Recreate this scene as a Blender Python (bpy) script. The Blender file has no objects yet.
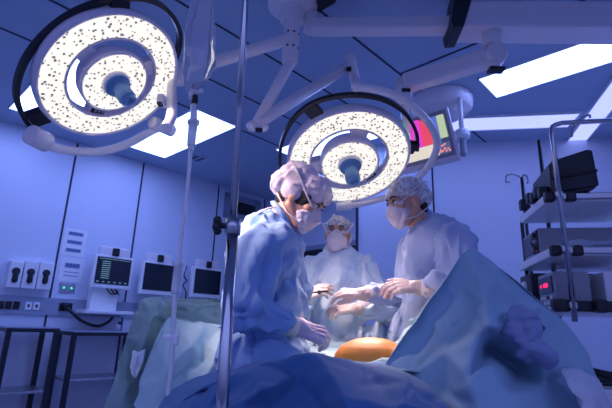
import bpy, bmesh, math, random
import numpy as np
from mathutils import Vector, Matrix, noise as mnoise

random.seed(7)
rng = np.random.default_rng(7)
C = bpy.context.scene.collection
SC = bpy.context.scene

# ------------------------------------------------------------------ camera
FPX, PITCH, ROLL, EYE = 440.0, math.radians(15.3), math.radians(2.0), 1.0
_x = Vector((1, 0, 0)); _u = Vector((0, -math.sin(PITCH), math.cos(PITCH)))
FWD = Vector((0, math.cos(PITCH), math.sin(PITCH)))
RGT = math.cos(ROLL) * _x + math.sin(ROLL) * _u
UPV = -math.sin(ROLL) * _x + math.cos(ROLL) * _u
cam = bpy.data.cameras.new('camera'); camo = bpy.data.objects.new('camera', cam); C.objects.link(camo)
cam.sensor_width = 36.0; cam.lens = FPX / 612 * 36.0; cam.clip_start = 0.05
m = Matrix((RGT, UPV, -FWD)).transposed().to_4x4(); m.translation = (0, 0, EYE)
camo.matrix_world = m
SC.camera = camo

# ------------------------------------------------------------------ world, exposure
w = bpy.data.worlds.new('world'); SC.world = w; w.use_nodes = True
bg = w.node_tree.nodes['Background']
# the unseen rest of the room: lit walls and ceiling panels above, dim floor below
wt = w.node_tree; tcw = wt.nodes.new('ShaderNodeTexCoord'); sx = wt.nodes.new('ShaderNodeSeparateXYZ'); cr_ = wt.nodes.new('ShaderNodeValToRGB')
cr_.color_ramp.elements[0].position = .48; cr_.color_ramp.elements[0].color = (.050, .075, .26, 1)
cr_.color_ramp.elements[1].position = .72; cr_.color_ramp.elements[1].color = (.38, .46, 1.2, 1)
mp_ = wt.nodes.new('ShaderNodeMapRange'); mp_.inputs[1].default_value = -1; mp_.inputs[2].default_value = 1
wt.links.new(tcw.outputs['Generated'], sx.inputs[0]); wt.links.new(sx.outputs['Z'], mp_.inputs[0]); wt.links.new(mp_.outputs[0], cr_.inputs[0]); wt.links.new(cr_.outputs[0], bg.inputs[0])
bg.inputs[1].default_value = 1.0
SC.view_settings.view_transform = 'Standard'; SC.view_settings.look = 'None'
SC.view_settings.exposure = 0.0; SC.view_settings.gamma = 1.0; SC.view_settings.use_curve_mapping = False
PANEL_COLOR = (0.26, 0.37, 1.0); PANEL_STRENGTH = 8.0
STRIP_COLOR = (0.38, 0.42, 1.0); STRIP_STRENGTH = 1.35
LAMP_FACE = ((1.0, 0.95, 0.86), 1.0); LAMP_SPOT = ((1.0, 0.74, 0.68), 200.0)


# ------------------------------------------------------------------ helpers
def ray(px, py):
    return RGT * ((px - 306) / FPX) + UPV * ((204 - py) / FPX) + FWD
def at(px, py, y):
    r = ray(px, py); return r * (y / r.y) + Vector((0, 0, EYE))
def atz(px, py, z):
    r = ray(px, py); return r * ((z - EYE) / r.z) + Vector((0, 0, EYE))
def onpl(px, py, p, n):
    c = Vector((0, 0, EYE)); r = ray(px, py); return c + r * ((Vector(p) - c).dot(n) / r.dot(n))
def V(*a): return Vector(a)

WL = {}
def link(name, me, mat=None, parent=None, at_loc=None):
    """a mesh in world coordinates becomes an object whose origin is its parent's (or its own base)"""
    o = bpy.data.objects.new(name, me); C.objects.link(o)
    if mat is not None:
        me.materials.clear(); me.materials.append(mat)
    base = WL[parent] if parent is not None else (Vector(at_loc) if at_loc is not None else Vector((0, 0, 0)))
    if base.length > 0: me.transform(Matrix.Translation(-base))
    if parent is not None:
        o.parent = parent
    else:
        o.location = base
    WL[o] = base.copy()
    return o
def tag(o, label=None, cat=None, group=None, kind=None):
    if label: o['label'] = label
    if cat: o['category'] = cat
    if group: o['group'] = group
    if kind: o['kind'] = kind
    return o
def thing(name, label, cat, loc=(0, 0, 0), group=None):
    o = bpy.data.objects.new(name, None); C.objects.link(o); o.location = loc; o.empty_display_size = 0.05
    WL[o] = Vector(loc)
    return tag(o, label, cat, group)
def copy_tree(o, parent=None):
    c = o.copy(); C.objects.link(c)
    if parent is not None: c.parent = parent
    for ch in list(o.children): copy_tree(ch, c)
    return c

def catmull(pts, n=8):
    P = [Vector(p) for p in pts]
    if len(P) < 3: return P
    out = []
    for i in range(len(P) - 1):
        a = P[i - 1] if i else P[0] * 2 - P[1]; b, c = P[i], P[i + 1]
        d = P[i + 2] if i + 2 < len(P) else P[-1] * 2 - P[-2]
        for k in range(n):
            t = k / n
            out.append(0.5 * ((2 * b) + (c - a) * t + (2 * a - 5 * b + 4 * c - d) * t * t + (3 * b - a - 3 * c + d) * t ** 3))
    out.append(P[-1]); return out

class MB:
    def __init__(s): s.bm = bmesh.new()
    def _add(s, verts, faces, smooth=False):
        vs = [s.bm.verts.new(v) for v in verts]
        for f in faces:
            try:
                fc = s.bm.faces.new([vs[i] for i in f]); fc.smooth = smooth
            except ValueError: pass
        return s
    def box(s, c, size, ax=None, bevel=0.0):
        ax = ax or (V(1, 0, 0), V(0, 1, 0), V(0, 0, 1)); c = Vector(c)
        t = bmesh.new(); bmesh.ops.create_cube(t, size=1)
        if bevel:
            for v in t.verts: v.co = V(v.co.x * size[0], v.co.y * size[1], v.co.z * size[2])
            bmesh.ops.bevel(t, geom=t.edges[:], offset=min(bevel, min(size) * .45), segments=2, affect='EDGES', profile=.6)
        else:
            for v in t.verts: v.co = V(v.co.x * size[0], v.co.y * size[1], v.co.z * size[2])
        t.verts.index_update()
        vs = [c + ax[0] * v.co.x + ax[1] * v.co.y + ax[2] * v.co.z for v in t.verts]
        s._add(vs, [[v.index for v in f.verts] for f in t.faces]); t.free(); return s
    def tube(s, pts, r, seg=12, cap=True, flat=None, smooth=True):
        """round tube, or with flat=(w,h,upvector) a rectangular bar, along the points"""
        P = [Vector(p) for p in pts]; n = len(P)
        R = r if hasattr(r, '__len__') else [r] * n
        vs = []; fr = None
        for i in range(n):
            t = (P[min(i + 1, n - 1)] - P[max(i - 1, 0)]).normalized()
            if fr is None:
                h = V(0, 0, 1) if abs(t.z) < .9 else V(1, 0, 0); fr = (h - t * h.dot(t)).normalized()
            else: fr = (fr - t * fr.dot(t)).normalized()
            if flat:
                up = flat[2]; fr = (up - t * up.dot(t)).normalized(); b = t.cross(fr)
                for a, c in ((-1, -1), (1, -1), (1, 1), (-1, 1)): vs.append(P[i] + b * a * flat[0] / 2 + fr * c * flat[1] / 2)
            else:
                b = t.cross(fr)
                for k in range(seg):
                    a = 2 * math.pi * k / seg; vs.append(P[i] + (fr * math.cos(a) + b * math.sin(a)) * R[i])
        g = 4 if flat else seg; fs = []
        for i in range(n - 1):
            for k in range(g): fs.append([i * g + k, i * g + (k + 1) % g, (i + 1) * g + (k + 1) % g, (i + 1) * g + k])
        if cap: fs += [list(range(g))[::-1], [(n - 1) * g + k for k in range(g)]]
        s._add(vs, fs, smooth and not flat)
        if cap and not flat:
            s.bm.faces.ensure_lookup_table(); s.bm.faces[-1].smooth = False; s.bm.faces[-2].smooth = False
        return s
    def lathe(s, prof, o, axis, seg=40, closed=False, smooth=False):
        """prof: (radius, height along axis)"""
        o = Vector(o); a = Vector(axis).normalized()
        h = V(0, 0, 1) if abs(a.z) < .9 else V(1, 0, 0); u = (h - a * h.dot(a)).normalized(); v = a.cross(u)
        vs = []; n = len(prof)
        for (r, z) in prof:
            for k in range(seg):
                t = 2 * math.pi * k / seg; vs.append(o + a * z + (u * math.cos(t) + v * math.sin(t)) * max(r, 1e-4))
        fs = []
        for i in range(n if closed else n - 1):
            j = (i + 1) % n
            for k in range(seg): fs.append([i * seg + k, i * seg + (k + 1) % seg, j * seg + (k + 1) % seg, j * seg + k])
        s._add(vs, fs, smooth); return s
    def ell(s, c, r, ax=None, seg=16, rings=10):
        c = Vector(c); ax = ax or (V(1, 0, 0), V(0, 1, 0), V(0, 0, 1))
        r = r if hasattr(r, '__len__') else (r, r, r)
        vs = []; fs = []
        for i in range(1, rings):
            p = math.pi * i / rings
            for k in range(seg):
                t = 2 * math.pi * k / seg
                q = (math.sin(p) * math.cos(t) * r[0], math.sin(p) * math.sin(t) * r[1], math.cos(p) * r[2])
                vs.append(c + ax[0] * q[0] + ax[1] * q[1] + ax[2] * q[2])
        vs += [c + ax[2] * r[2], c - ax[2] * r[2]]; T, B = len(vs) - 2, len(vs) - 1
        for i in range(rings - 2):
            for k in range(seg): fs.append([i * seg + k, (i + 1) * seg + k, (i + 1) * seg + (k + 1) % seg, i * seg + (k + 1) % seg])
        for k in range(seg):
            fs.append([T, k, (k + 1) % seg]); fs.append([B, (rings - 2) * seg + (k + 1) % seg, (rings - 2) * seg + k])
        s._add(vs, fs, True); return s
    def caps(s, p0, p1, r0, r1=None, seg=14):
        """tapered capsule"""
        p0, p1 = Vector(p0), Vector(p1); r1 = r0 if r1 is None else r1
        d = p1 - p0; L = d.length
        if L < 1e-5: return s.ell(p0, r0)
        a = d / L; prof = []
        for i in range(6): t = math.pi / 2 * (1 - i / 5); prof.append((r0 * math.cos(t), -r0 * math.sin(t)))
        for i in range(6): t = math.pi / 2 * i / 5; prof.append((r1 * math.cos(t), L + r1 * math.sin(t)))
        return s.lathe(prof, p0, a, seg, smooth=True)
    def poly(s, pts): return s._add(pts, [list(range(len(pts)))])
    def prism(s, pts, d):
        """closed outline pushed by vector d"""
        n = len(pts); P = [Vector(p) for p in pts]; Q = [p + Vector(d) for p in P]
        return s._add(P + Q, [list(range(n))[::-1], list(range(n, 2 * n))] + [[i, (i + 1) % n, n + (i + 1) % n, n + i] for i in range(n)])
    def mesh(s, name):
        bmesh.ops.recalc_face_normals(s.bm, faces=s.bm.faces[:])
        me = bpy.data.meshes.new(name); s.bm.to_mesh(me); s.bm.free(); return me
    def build(s, name, mat, parent=None, loc=None): return link(name, s.mesh(name), mat, parent, loc)

def blob_mesh(mb, voxel, smooth=3, name='blob'):
    """one continuous surface around all the shapes collected in mb"""
    me = mb.mesh(name); o = bpy.data.objects.new(name, me); C.objects.link(o)
    r = o.modifiers.new('r', 'REMESH'); r.mode = 'VOXEL'; r.voxel_size = voxel; r.use_smooth_shade = True
    if smooth:
        sm = o.modifiers.new('s', 'SMOOTH'); sm.factor = .5; sm.iterations = smooth
    dg = bpy.context.evaluated_depsgraph_get(); dg.update()
    out = bpy.data.meshes.new_from_object(o.evaluated_get(dg))
    bpy.data.objects.remove(o); bpy.data.meshes.remove(me)
    for p in out.polygons: p.use_smooth = True
    return out
def get_co(me):
    a = np.empty(len(me.vertices) * 3); me.vertices.foreach_get('co', a); return a.reshape(-1, 3)
def set_co(me, a):
    me.vertices.foreach_set('co', np.ascontiguousarray(a, dtype=np.float32).ravel()); me.update()
def get_no(me):
    a = np.empty(len(me.vertices) * 3); me.vertices.foreach_get('normal', a); return a.reshape(-1, 3)
def crease(me, n=60, amp=.012, width=.03, length=.16, seed=1, zlim=None, mask=None, dirs=None):
    """sharp cloth folds: ridges and valleys of limited length scattered over the surface"""
    r = np.random.default_rng(seed); co = get_co(me); no = get_no(me); d = np.zeros(len(co))
    for i in range(n):
        k = r.integers(len(co)); c = co[k]; nn = no[k]
        t = r.normal(size=3) if dirs is None else dirs[r.integers(len(dirs))] + r.normal(size=3) * .35
        t -= nn * t.dot(nn); t /= np.linalg.norm(t) + 1e-9; q = np.cross(nn, t)
        rel = co - c; L = length * r.uniform(.5, 1.5); W = width * r.uniform(.6, 1.6)
        al = rel @ t; ac = rel @ q + .15 * al * r.uniform(-1, 1); dp = rel @ nn
        wv = np.exp(-(al / L) ** 2 * 2) * (np.abs(dp) < .09)
        s = r.choice([-1, 1, 1]) * r.uniform(.4, 1)
        d += s * amp * np.clip(1 - np.abs(ac) / W, 0, 1) * wv
    if mask is not None: d *= mask(co)
    set_co(me, co + no * d[:, None])
def fold(me, lines, seed=0):
    """straight folds where the photo shows them: (point, point, height, half width)"""
    co = get_co(me); no = get_no(me); d = np.zeros(len(co))
    for a, b, amp, wd in lines:
        a, b = np.array(a), np.array(b); ab = b - a; t = np.clip(((co - a) @ ab) / (ab @ ab), 0, 1)
        dist = np.linalg.norm(co - (a + t[:, None] * ab), axis=1); taper = .35 + .65 * np.sin(np.pi * np.clip(t, .08, .92))
        d += amp * taper * np.clip(1 - dist / wd, 0, 1)
    set_co(me, co + no * d[:, None])
def patch(rows, nu=10, nv=10, thick=0.0, jitter=0.0):
    """a sheet through a net of points: rows x columns, smooth both ways"""
    R = [catmull(r, nu) for r in rows]; cols = list(zip(*R)); G = [catmull(c, nv) for c in cols]
    nc, nr = len(G), len(G[0])
    me = bpy.data.meshes.new('sheet')
    me.from_pydata([tuple(p) for c in G for p in c], [], [(i * nr + j, (i + 1) * nr + j, (i + 1) * nr + j + 1, i * nr + j + 1) for i in range(nc - 1) for j in range(nr - 1)])
    for p in me.polygons: p.use_smooth = True
    me.update(); return me
def facets(me, jit, cuts=3, smooth=2, seed=0, inplane=.5, weight=None):
    """paper-like crumple: nudge a coarse net, split it into flat triangles, refine it and soften the edges a little"""
    g = np.random.default_rng(seed); co = get_co(me); no = get_no(me)
    k = np.ones(len(co)) if weight is None else weight(co)
    d = g.normal(size=len(co)) * jit * k
    set_co(me, co + no * d[:, None] + g.normal(size=co.shape) * (jit * inplane * k)[:, None])
    bm = bmesh.new(); bm.from_mesh(me)
    bmesh.ops.triangulate(bm, faces=bm.faces[:], quad_method='SHORT_EDGE' if seed % 2 else 'BEAUTY')
    bmesh.ops.subdivide_edges(bm, edges=bm.edges[:], cuts=cuts, use_grid_fill=True)
    for _ in range(smooth): bmesh.ops.smooth_vert(bm, verts=bm.verts[:], factor=.5, use_axis_x=True, use_axis_y=True, use_axis_z=True)
    bm.to_mesh(me); bm.free()
    for p in me.polygons: p.use_smooth = True
    me.update(); return me
def solid(me, t=.004):
    """give a sheet its thickness, away from its normals"""
    me.update(); n = len(me.vertices); co = get_co(me); back = co - get_no(me) * abs(t)
    F = [list(p.vertices) for p in me.polygons]; cnt = {}
    for f in F:
        for a, b in zip(f, f[1:] + f[:1]): cnt[(a, b)] = 1
    rim = [[b, a, a + n, b + n] for (a, b) in cnt if (b, a) not in cnt]
    me.clear_geometry(); me.from_pydata([tuple(p) for p in np.vstack([co, back])], [], F + [[k + n for k in f[::-1]] for f in F] + rim); me.update()
    for p in me.polygons: p.use_smooth = True
    return me

# ------------------------------------------------------------------ materials
def mat(name, col, rough=.5, metal=0.0, var=0.0, vscale=6.0, bump=0.0, bscale=40.0, emit=None, alpha=1.0, sheen=0.0, spec=None, coat=0.0, sss=0.0, bstretch=(1, 1, 1)):
    M = bpy.data.materials.new(name); M.use_nodes = True; nt = M.node_tree; b = nt.nodes['Principled BSDF']
    b.inputs['Base Color'].default_value = (*col, 1); b.inputs['Roughness'].default_value = rough; b.inputs['Metallic'].default_value = metal
    if spec is not None: b.inputs['Specular IOR Level'].default_value = spec
    if sheen: b.inputs['Sheen Weight'].default_value = sheen
    if coat: b.inputs['Coat Weight'].default_value = coat
    if sss:
        b.inputs['Subsurface Weight'].default_value = sss; b.inputs['Subsurface Radius'].default_value = (.012, .005, .003)
    tc = nt.nodes.new('ShaderNodeTexCoord')
    if var:
        n = nt.nodes.new('ShaderNodeTexNoise'); n.inputs['Scale'].default_value = vscale; n.inputs['Detail'].default_value = 4
        mx = nt.nodes.new('ShaderNodeMix'); mx.data_type = 'RGBA'
        mx.inputs[6].default_value = (*[c * (1 - var) for c in col], 1); mx.inputs[7].default_value = (*[min(1, c * (1 + var)) for c in col], 1)
        nt.links.new(tc.outputs['Object'], n.inputs['Vector']); nt.links.new(n.outputs['Fac'], mx.inputs[0]); nt.links.new(mx.outputs[2], b.inputs['Base Color'])
    if bump:
        mp = nt.nodes.new('ShaderNodeMapping'); mp.inputs['Scale'].default_value = bstretch
        n = nt.nodes.new('ShaderNodeTexNoise'); n.inputs['Scale'].default_value = bscale; n.inputs['Detail'].default_value = 5
        bp = nt.nodes.new('ShaderNodeBump'); bp.inputs['Strength'].default_value = bump; bp.inputs['Distance'].default_value = .01
        nt.links.new(tc.outputs['Object'], mp.inputs['Vector']); nt.links.new(mp.outputs[0], n.inputs['Vector'])
        nt.links.new(n.outputs['Fac'], bp.inputs['Height']); nt.links.new(bp.outputs[0], b.inputs['Normal'])
    if emit: b.inputs['Emission Color'].default_value = (*emit[0], 1); b.inputs['Emission Strength'].default_value = emit[1]
    if alpha < 1: b.inputs['Alpha'].default_value = alpha
    return M

M_wall = mat('wall_paint', (.74, .78, .92), .38, var=.03, vscale=2, bump=.02, bscale=60)
M_ceil = mat('ceiling_panel', (.42, .54, .70), .45, var=.04, vscale=2)
M_joint = mat('dark_joint', (.03, .04, .08), .7)
M_floor = mat('floor_vinyl', (.34, .36, .44), .3, var=.1, vscale=3)
M_rail = mat('service_rail', (.34, .38, .50), .4)
M_white = mat('white_plastic', (.90, .90, .93), .35, var=.03)
M_lampw = mat('lamp_enamel', (.88, .80, .86), .28, var=.03, coat=.3)
M_arm = mat('arm_enamel', (.96, .88, .90), .3, var=.03, coat=.2)
M_grey = mat('grey_plastic', (.35, .36, .42), .45)
M_black = mat('black_plastic', (.012, .012, .018), .4)
M_dark = mat('dark_device', (.03, .033, .045), .45, var=.2, vscale=12)
M_chrome = mat('chrome', (.50, .51, .56), .12, 1.0)
M_steel = mat('brushed_steel', (.55, .57, .62), .32, 1.0, bump=.04, bscale=30, bstretch=(1, 1, 20))
M_frame = mat('dark_metal', (.04, .045, .06), .4, .6)
M_led = mat('led_face', (.25, .24, .22), .4, emit=LAMP_FACE)
def lens_pattern(M):
    nt = M.node_tree; b = nt.nodes['Principled BSDF']; tc = nt.nodes.new('ShaderNodeTexCoord'); vo = nt.nodes.new('ShaderNodeTexVoronoi'); vo.inputs['Scale'].default_value = 54; vo.inputs['Randomness'].default_value = .75
    no_ = nt.nodes.new('ShaderNodeTexNoise'); no_.inputs['Scale'].default_value = 35
    th = nt.nodes.new('ShaderNodeMapRange'); th.inputs[1].default_value = .3; th.inputs[2].default_value = .72; th.inputs[3].default_value = .16; th.inputs[4].default_value = .46
    lt_ = nt.nodes.new('ShaderNodeMath'); lt_.operation = 'GREATER_THAN'
    mr = nt.nodes.new('ShaderNodeMapRange'); mr.inputs[3].default_value = .12; mr.inputs[4].default_value = LAMP_FACE[1]
    nt.links.new(tc.outputs['Object'], vo.inputs['Vector']); nt.links.new(tc.outputs['Object'], no_.inputs['Vector']); nt.links.new(no_.outputs['Fac'], th.inputs[0])
    nt.links.new(vo.outputs['Distance'], lt_.inputs[0]); nt.links.new(th.outputs[0], lt_.inputs[1]); nt.links.new(lt_.outputs[0], mr.inputs[0]); nt.links.new(mr.outputs[0], b.inputs['Emission Strength'])
lens_pattern(M_led)
M_handle = mat('sterile_handle', (.16, .36, .62), .3, var=.25, vscale=90)
M_panel = mat('ceiling_diffuser', (.8, .85, .95), .5, emit=(PANEL_COLOR, PANEL_STRENGTH))
M_strip = mat('strip_diffuser', (.8, .85, .95), .5, emit=(STRIP_COLOR, STRIP_STRENGTH))
M_glassdark = mat('dark_glass', (.008, .01, .02), .08)
M_screen = mat('dark_screen', (.012, .02, .035), .15)
M_gown = mat('gown_fabric', (.24, .40, .70), .8, var=.06, vscale=5, bump=.25, bscale=22, sheen=.15)
M_gownl = mat('light_gown_fabric', (.62, .76, .90), .8, var=.06, vscale=5, bump=.25, bscale=22, sheen=.15)
M_gownv = mat('lavender_gown_fabric', (.40, .50, .74), .8, var=.08, vscale=5, bump=.25, bscale=22, sheen=.15)
M_drape = mat('teal_drape', (.32, .50, .62), .75, var=.07, vscale=4, bump=.15, bscale=50, sheen=.1)
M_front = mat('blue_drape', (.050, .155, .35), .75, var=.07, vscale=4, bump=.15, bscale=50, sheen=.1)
M_green = mat('grey_green_drape', (.30, .44, .42), .8, var=.08, vscale=5, bump=.2, bscale=60)
M_pale = mat('pale_teal_drape', (.26, .42, .48), .75, var=.06, vscale=5, bump=.2, bscale=50)
M_palel = mat('light_teal_drape', (.46, .64, .68), .75, var=.06, vscale=5, bump=.2, bscale=50)
M_gauze = mat('white_gauze', (.62, .66, .76), .9, bump=.5, bscale=150)
M_skin = mat('skin', (.62, .34, .24), .45, var=.08, vscale=30, sss=.1)
M_iodine = mat('iodine_skin', (.66, .24, .04), .5, var=.18, vscale=14)
M_glove = mat('latex_glove', (.70, .56, .53), .35, var=.06, vscale=40, bump=.2, bscale=60, sss=.05)
M_mask = mat('mask_fabric', (.74, .66, .72), .85, bump=.15, bscale=80)
M_hair = mat('dark_hair', (.02, .015, .012), .6, bump=.5, bscale=60, bstretch=(1, 1, 6))
M_eye = mat('eye_white', (.8, .78, .76), .2)
M_iris = mat('dark_iris', (.03, .02, .015), .1)
M_cuff = mat('knit_cuff', (.70, .64, .68), .9, bump=.4, bscale=120)
M_shoe = mat('shoe_rubber', (.2, .22, .28), .5)
M_trous = mat('scrub_trousers', (.12, .22, .42), .8)
M_cap = mat('cap_fabric', (.80, .70, .82), .7, bump=.6, bscale=30)
def sheer(M, fac):
    nt = M.node_tree; b = nt.nodes['Principled BSDF']; out = nt.nodes['Material Output']
    t = nt.nodes.new('ShaderNodeBsdfTransparent'); mx = nt.nodes.new('ShaderNodeMixShader'); mx.inputs[0].default_value = fac
    nt.links.new(t.outputs[0], mx.inputs[1]); nt.links.new(b.outputs[0], mx.inputs[2]); nt.links.new(mx.outputs[0], out.inputs[0]); return M
def sheer_net(M, lo, hi, scale):
    sheer(M, lo); nt = M.node_tree; mx = [n for n in nt.nodes if n.type == 'MIX_SHADER'][0]
    tc = nt.nodes.new('ShaderNodeTexCoord'); n = nt.nodes.new('ShaderNodeTexNoise'); n.inputs['Scale'].default_value = scale; n.inputs['Detail'].default_value = 3; n.inputs['Distortion'].default_value = 1.2
    mr = nt.nodes.new('ShaderNodeMapRange'); mr.inputs[1].default_value = .38; mr.inputs[2].default_value = .62; mr.inputs[3].default_value = lo; mr.inputs[4].default_value = hi
    nt.links.new(tc.outputs['Object'], n.inputs['Vector']); nt.links.new(n.outputs['Fac'], mr.inputs[0]); nt.links.new(mr.outputs[0], mx.inputs[0]); return M
sheer_net(M_cap, .62, .86, 18)
M_capn = sheer_net(mat('netted_cap_fabric', (.86, .86, .86), .7, bump=.8, bscale=60), .45, .98, 48)
M_bag = mat('clear_vinyl', (.96, .95, .99), .07, coat=.5); M_bag.node_tree.nodes['Principled BSDF'].inputs['Transmission Weight'].default_value = .80; M_bag.node_tree.nodes['Principled BSDF'].inputs['IOR'].default_value = 1.30
M_tube = sheer(mat('clear_tubing', (1.0, .97, .98), .12, coat=.6, sss=.6), .88)
M_bottle = sheer(mat('clear_bottle', (.5, .55, .7), .1), .6)
def glow(name, col, s): return mat(name, (.02, .02, .02), .3, emit=(col, s))
M_red = glow('red_digit', (1, .02, .12), 2.2); M_greenled = glow('green_led', (.05, .9, .35), 1.6)
M_trace = glow('screen_trace', (.25, .50, .75), .5); M_faded = mat('faded_ink', (.22, .27, .50), .6); M_text = mat('printed_ink', (.10, .14, .34), .6)

# ------------------------------------------------------------------ room
AZ = math.radians(43.5)
LD = V(math.sin(AZ), math.cos(AZ), 0); LN = V(math.cos(AZ), -math.sin(AZ), 0)     # along the left wall, out of it
LP = V(-2.75, 4.91, 0); ZC = 3.0
FA = math.radians(10)
FU = V(math.cos(FA), -math.sin(FA), 0); FV = V(math.sin(FA), math.cos(FA), 0)      # along the rear wall, into it
FP = V(2.1, 4.44, 0); UZ = V(0, 0, 1)
def wl(px, py, off=0.0): return onpl(px, py, LP + LN * off, LN)
def struct(o): o['kind'] = 'structure'; return o
def gc(a, n, z=0): return LD * a + LN * n + V(0, 0, z)     # ceiling grid coordinates

mb = MB(); mb.box((0, 3, -.05), (14, 14, .1)); struct(mb.build('floor', M_floor))
mb = MB(); mb.box((0, 4.1, ZC + .05), (13, 9.0, .1)); struct(mb.build('ceiling', M_ceil))
mb = MB()
n0 = -5.37
for n in (-1.66, -2.30, -2.94, -3.54):
    mb.box(gc(3.0, n, ZC - .002), (6.5, .016, .006), (LD, LN, UZ))
mb.box(gc(2.81, -.2, ZC - .002), (.016, 2.9, .006), (LD, LN, UZ))
struct(mb.build('trim_1', M_joint))
Lc = LP + LD * 3.35
mb = MB(); mb.box(LP + LD * -.4 - LN * .06 + V(0, 0, 1.5), (7.5, .12, 3.0), (LD, LN, UZ)); struct(mb.build('wall_left', M_wall))
mb = MB()
for px, py in ((78, 143), (144, 163), (219, 186), (265, 199)):
    p = wl(px, py); mb.box(V(p.x, p.y, 1.5) + LN * .001, (.022, .006, 2.99), (LD, LN, UZ))
struct(mb.build('trim_2', M_joint))
PN = -LD                                                    # the back wall faces along -LD
mb = MB(); mb.box(Lc + LN * 1.3 + LD * .06 + V(0, 0, 1.5), (2.6, .12, 3.0), (LN, LD, UZ)); struct(mb.build('wall_back', M_wall))
rl = V(.556, 4.44 + math.tan(FA) * (2.1 - .556), 0)
re_ = rl + FU * 2.65
mb = MB(); mb.box((rl + re_) / 2 + FV * .06 + V(0, 0, 1.5), ((re_ - rl).length, .12, 3.0), (FU, FV, UZ)); struct(mb.build('wall_rear', M_wall))
mb = MB(); mb.box(re_ + FU * .06 - FV * 2.2 + V(0, 0, 1.5), (.12, 4.8, 3.0), (FU, FV, UZ)); struct(mb.build('wall_right', M_wall))
mb = MB(); p = onpl(433, 190, FP, FV); mb.box(V(p.x, p.y, 1.5) - FV * .001, (.018, .006, 2.99), (FU, FV, UZ))
mb.box(V(rl.x, rl.y, 1.5) - FV * .004 + FU * .012, (.03, .02, 2.99), (FU, FV, UZ)); struct(mb.build('trim_3', M_joint))
# dark doorway in the back wall
dp = lambda px, py, off=0: onpl(px, py, Lc + PN * off, PN)
a, b = dp(300, 249), dp(356, 241); z1 = (a.z + b.z) / 2
mid = (a + b) / 2; L = 2.0
mb = MB(); mb.box(V(mid.x, mid.y, (z1 - .06) / 2) + PN * .008 + LN * .1, (L, .02, z1 - .06), (LN, LD, UZ)); door = struct(mb.build('door_1', M_glassdark))
mb = MB(); mb.box(V(mid.x, mid.y, z1 - .02) + PN * .02 + LN * .1, (L + .12, .05, .07), (LN, LD, UZ))
mb.box(V(mid.x, mid.y, z1 / 2) + PN * .02 + LN * (.1 - L / 2 - .03), (.06, .05, z1), (LN, LD, UZ))
mb.build('door_frame', M_rail, door)

# ceiling lights
def ceiling_light(a0, a1, n0, n1, label):
    c = gc((a0 + a1) / 2, (n0 + n1) / 2, ZC)
    t = thing('ceiling_light', label, 'ceiling light', c, 'flush ceiling light panels')
    mb = MB(); W, Ln = a1 - a0, n1 - n0
    for s in (-1, 1):
        mb.box(c + LD * s * (W / 2 - .006) - UZ * .008, (.012, Ln, .016), (LD, LN, UZ)); mb.box(c + LN * s * (Ln / 2 - .006) - UZ * .008, (W, .012, .016), (LD, LN, UZ))
    mb.build('frame', M_white, t)
    mb = MB(); mb.box(c - UZ * .006, (W - .026, Ln - .026, .010), (LD, LN, UZ)); mb.build('diffuser', M_panel, t)
ceiling_light(2.05, 2.58, -4.96, -3.48, 'lit ceiling panel behind the hanging drip chamber')
ceiling_light(.84, 1.36, -4.96, -3.48, 'lit ceiling panel mostly hidden behind the larger surgical light')
ceiling_light(3.26, 3.74, -3.64, -2.2, 'lit ceiling panel peeping out behind the smaller central surgical light')
ceiling_light(3.26, 3.67, -1.21, .27, 'wide lit ceiling panel above the equipment rack')
def strip_light(p0, p1, wdt, label):
    d = (p1 - p0).normalized(); q = UZ.cross(d); c = (p0 + p1) / 2
    t = thing('strip_light', label, 'ceiling light', V(c.x, c.y, ZC))
    mb = MB()
    for s in (-1, 1): mb.box(c + q * s * wdt / 2 + V(0, 0, ZC - .012), ((p1 - p0).length, .012, .024), (d, q, UZ))
    mb.build('frame', M_white, t)
    mb = MB(); mb.box(c + V(0, 0, ZC - .008), ((p1 - p0).length, wdt - .012, .014), (d, q, UZ)); mb.build('diffuser', M_strip, t)
s0 = V(1.35, 4.06, 0)
strip_light(s0, s0 + FU * 1.22, .30, 'long pale strip light running along the top of the rear wall')
strip_light(V(2.86, 4.32, 0), V(2.20, 1.95, 0), .19, 'diagonal strip light above the right wall, over the equipment rack')

# ceiling slots and wall grille
c = atz(197, 158, ZC)
t = thing('ceiling_grille', 'small ceiling grille with two rows of dark slots beside the drip chamber', 'vent', c)
mb = MB(); mb.box(c - UZ * .004, (.17, .22, .008), (LD, LN, UZ)); mb.build('plate', M_ceil, t)
mb = MB()
for i in (-1, 1):
    for k in range(5): mb.box(c + LD * i * .045 + LN * (k - 2) * .036 - UZ * .009, (.05, .02, .004), (LD, LN, UZ))
mb.build('slot_rows', M_black, t)
a, b, cc, d = wl(225, 192), wl(260, 202), wl(258, 225), wl(223, 217)
c = (a + b + cc + d) / 4; Wd = (a - b).length; Hd = a.z - d.z
t = thing('wall_vent', 'dark framed vent high on the left wall behind the chrome pole', 'vent', c)
mb = MB()
for s in (-1, 1):
    mb.box(c + LD * s * (Wd / 2 - .05) + LN * .012, (.10, .024, Hd), (LD, LN, UZ)); mb.box(c + UZ * s * (Hd / 2 - .05) + LN * .012, (Wd, .024, .10), (LD, LN, UZ))
mb.build('frame', M_rail, t)
mb = MB(); mb.box(c + LN * .005, (Wd - .2, .01, Hd - .2), (LD, LN, UZ))
for k in range(7): mb.box(c + LN * .014 + UZ * ((k - 3) * (Hd - .22) / 7), (Wd - .2, .012, .012), (LD, LN, UZ))
mb.build('louvre_panel', M_dark, t)

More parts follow.
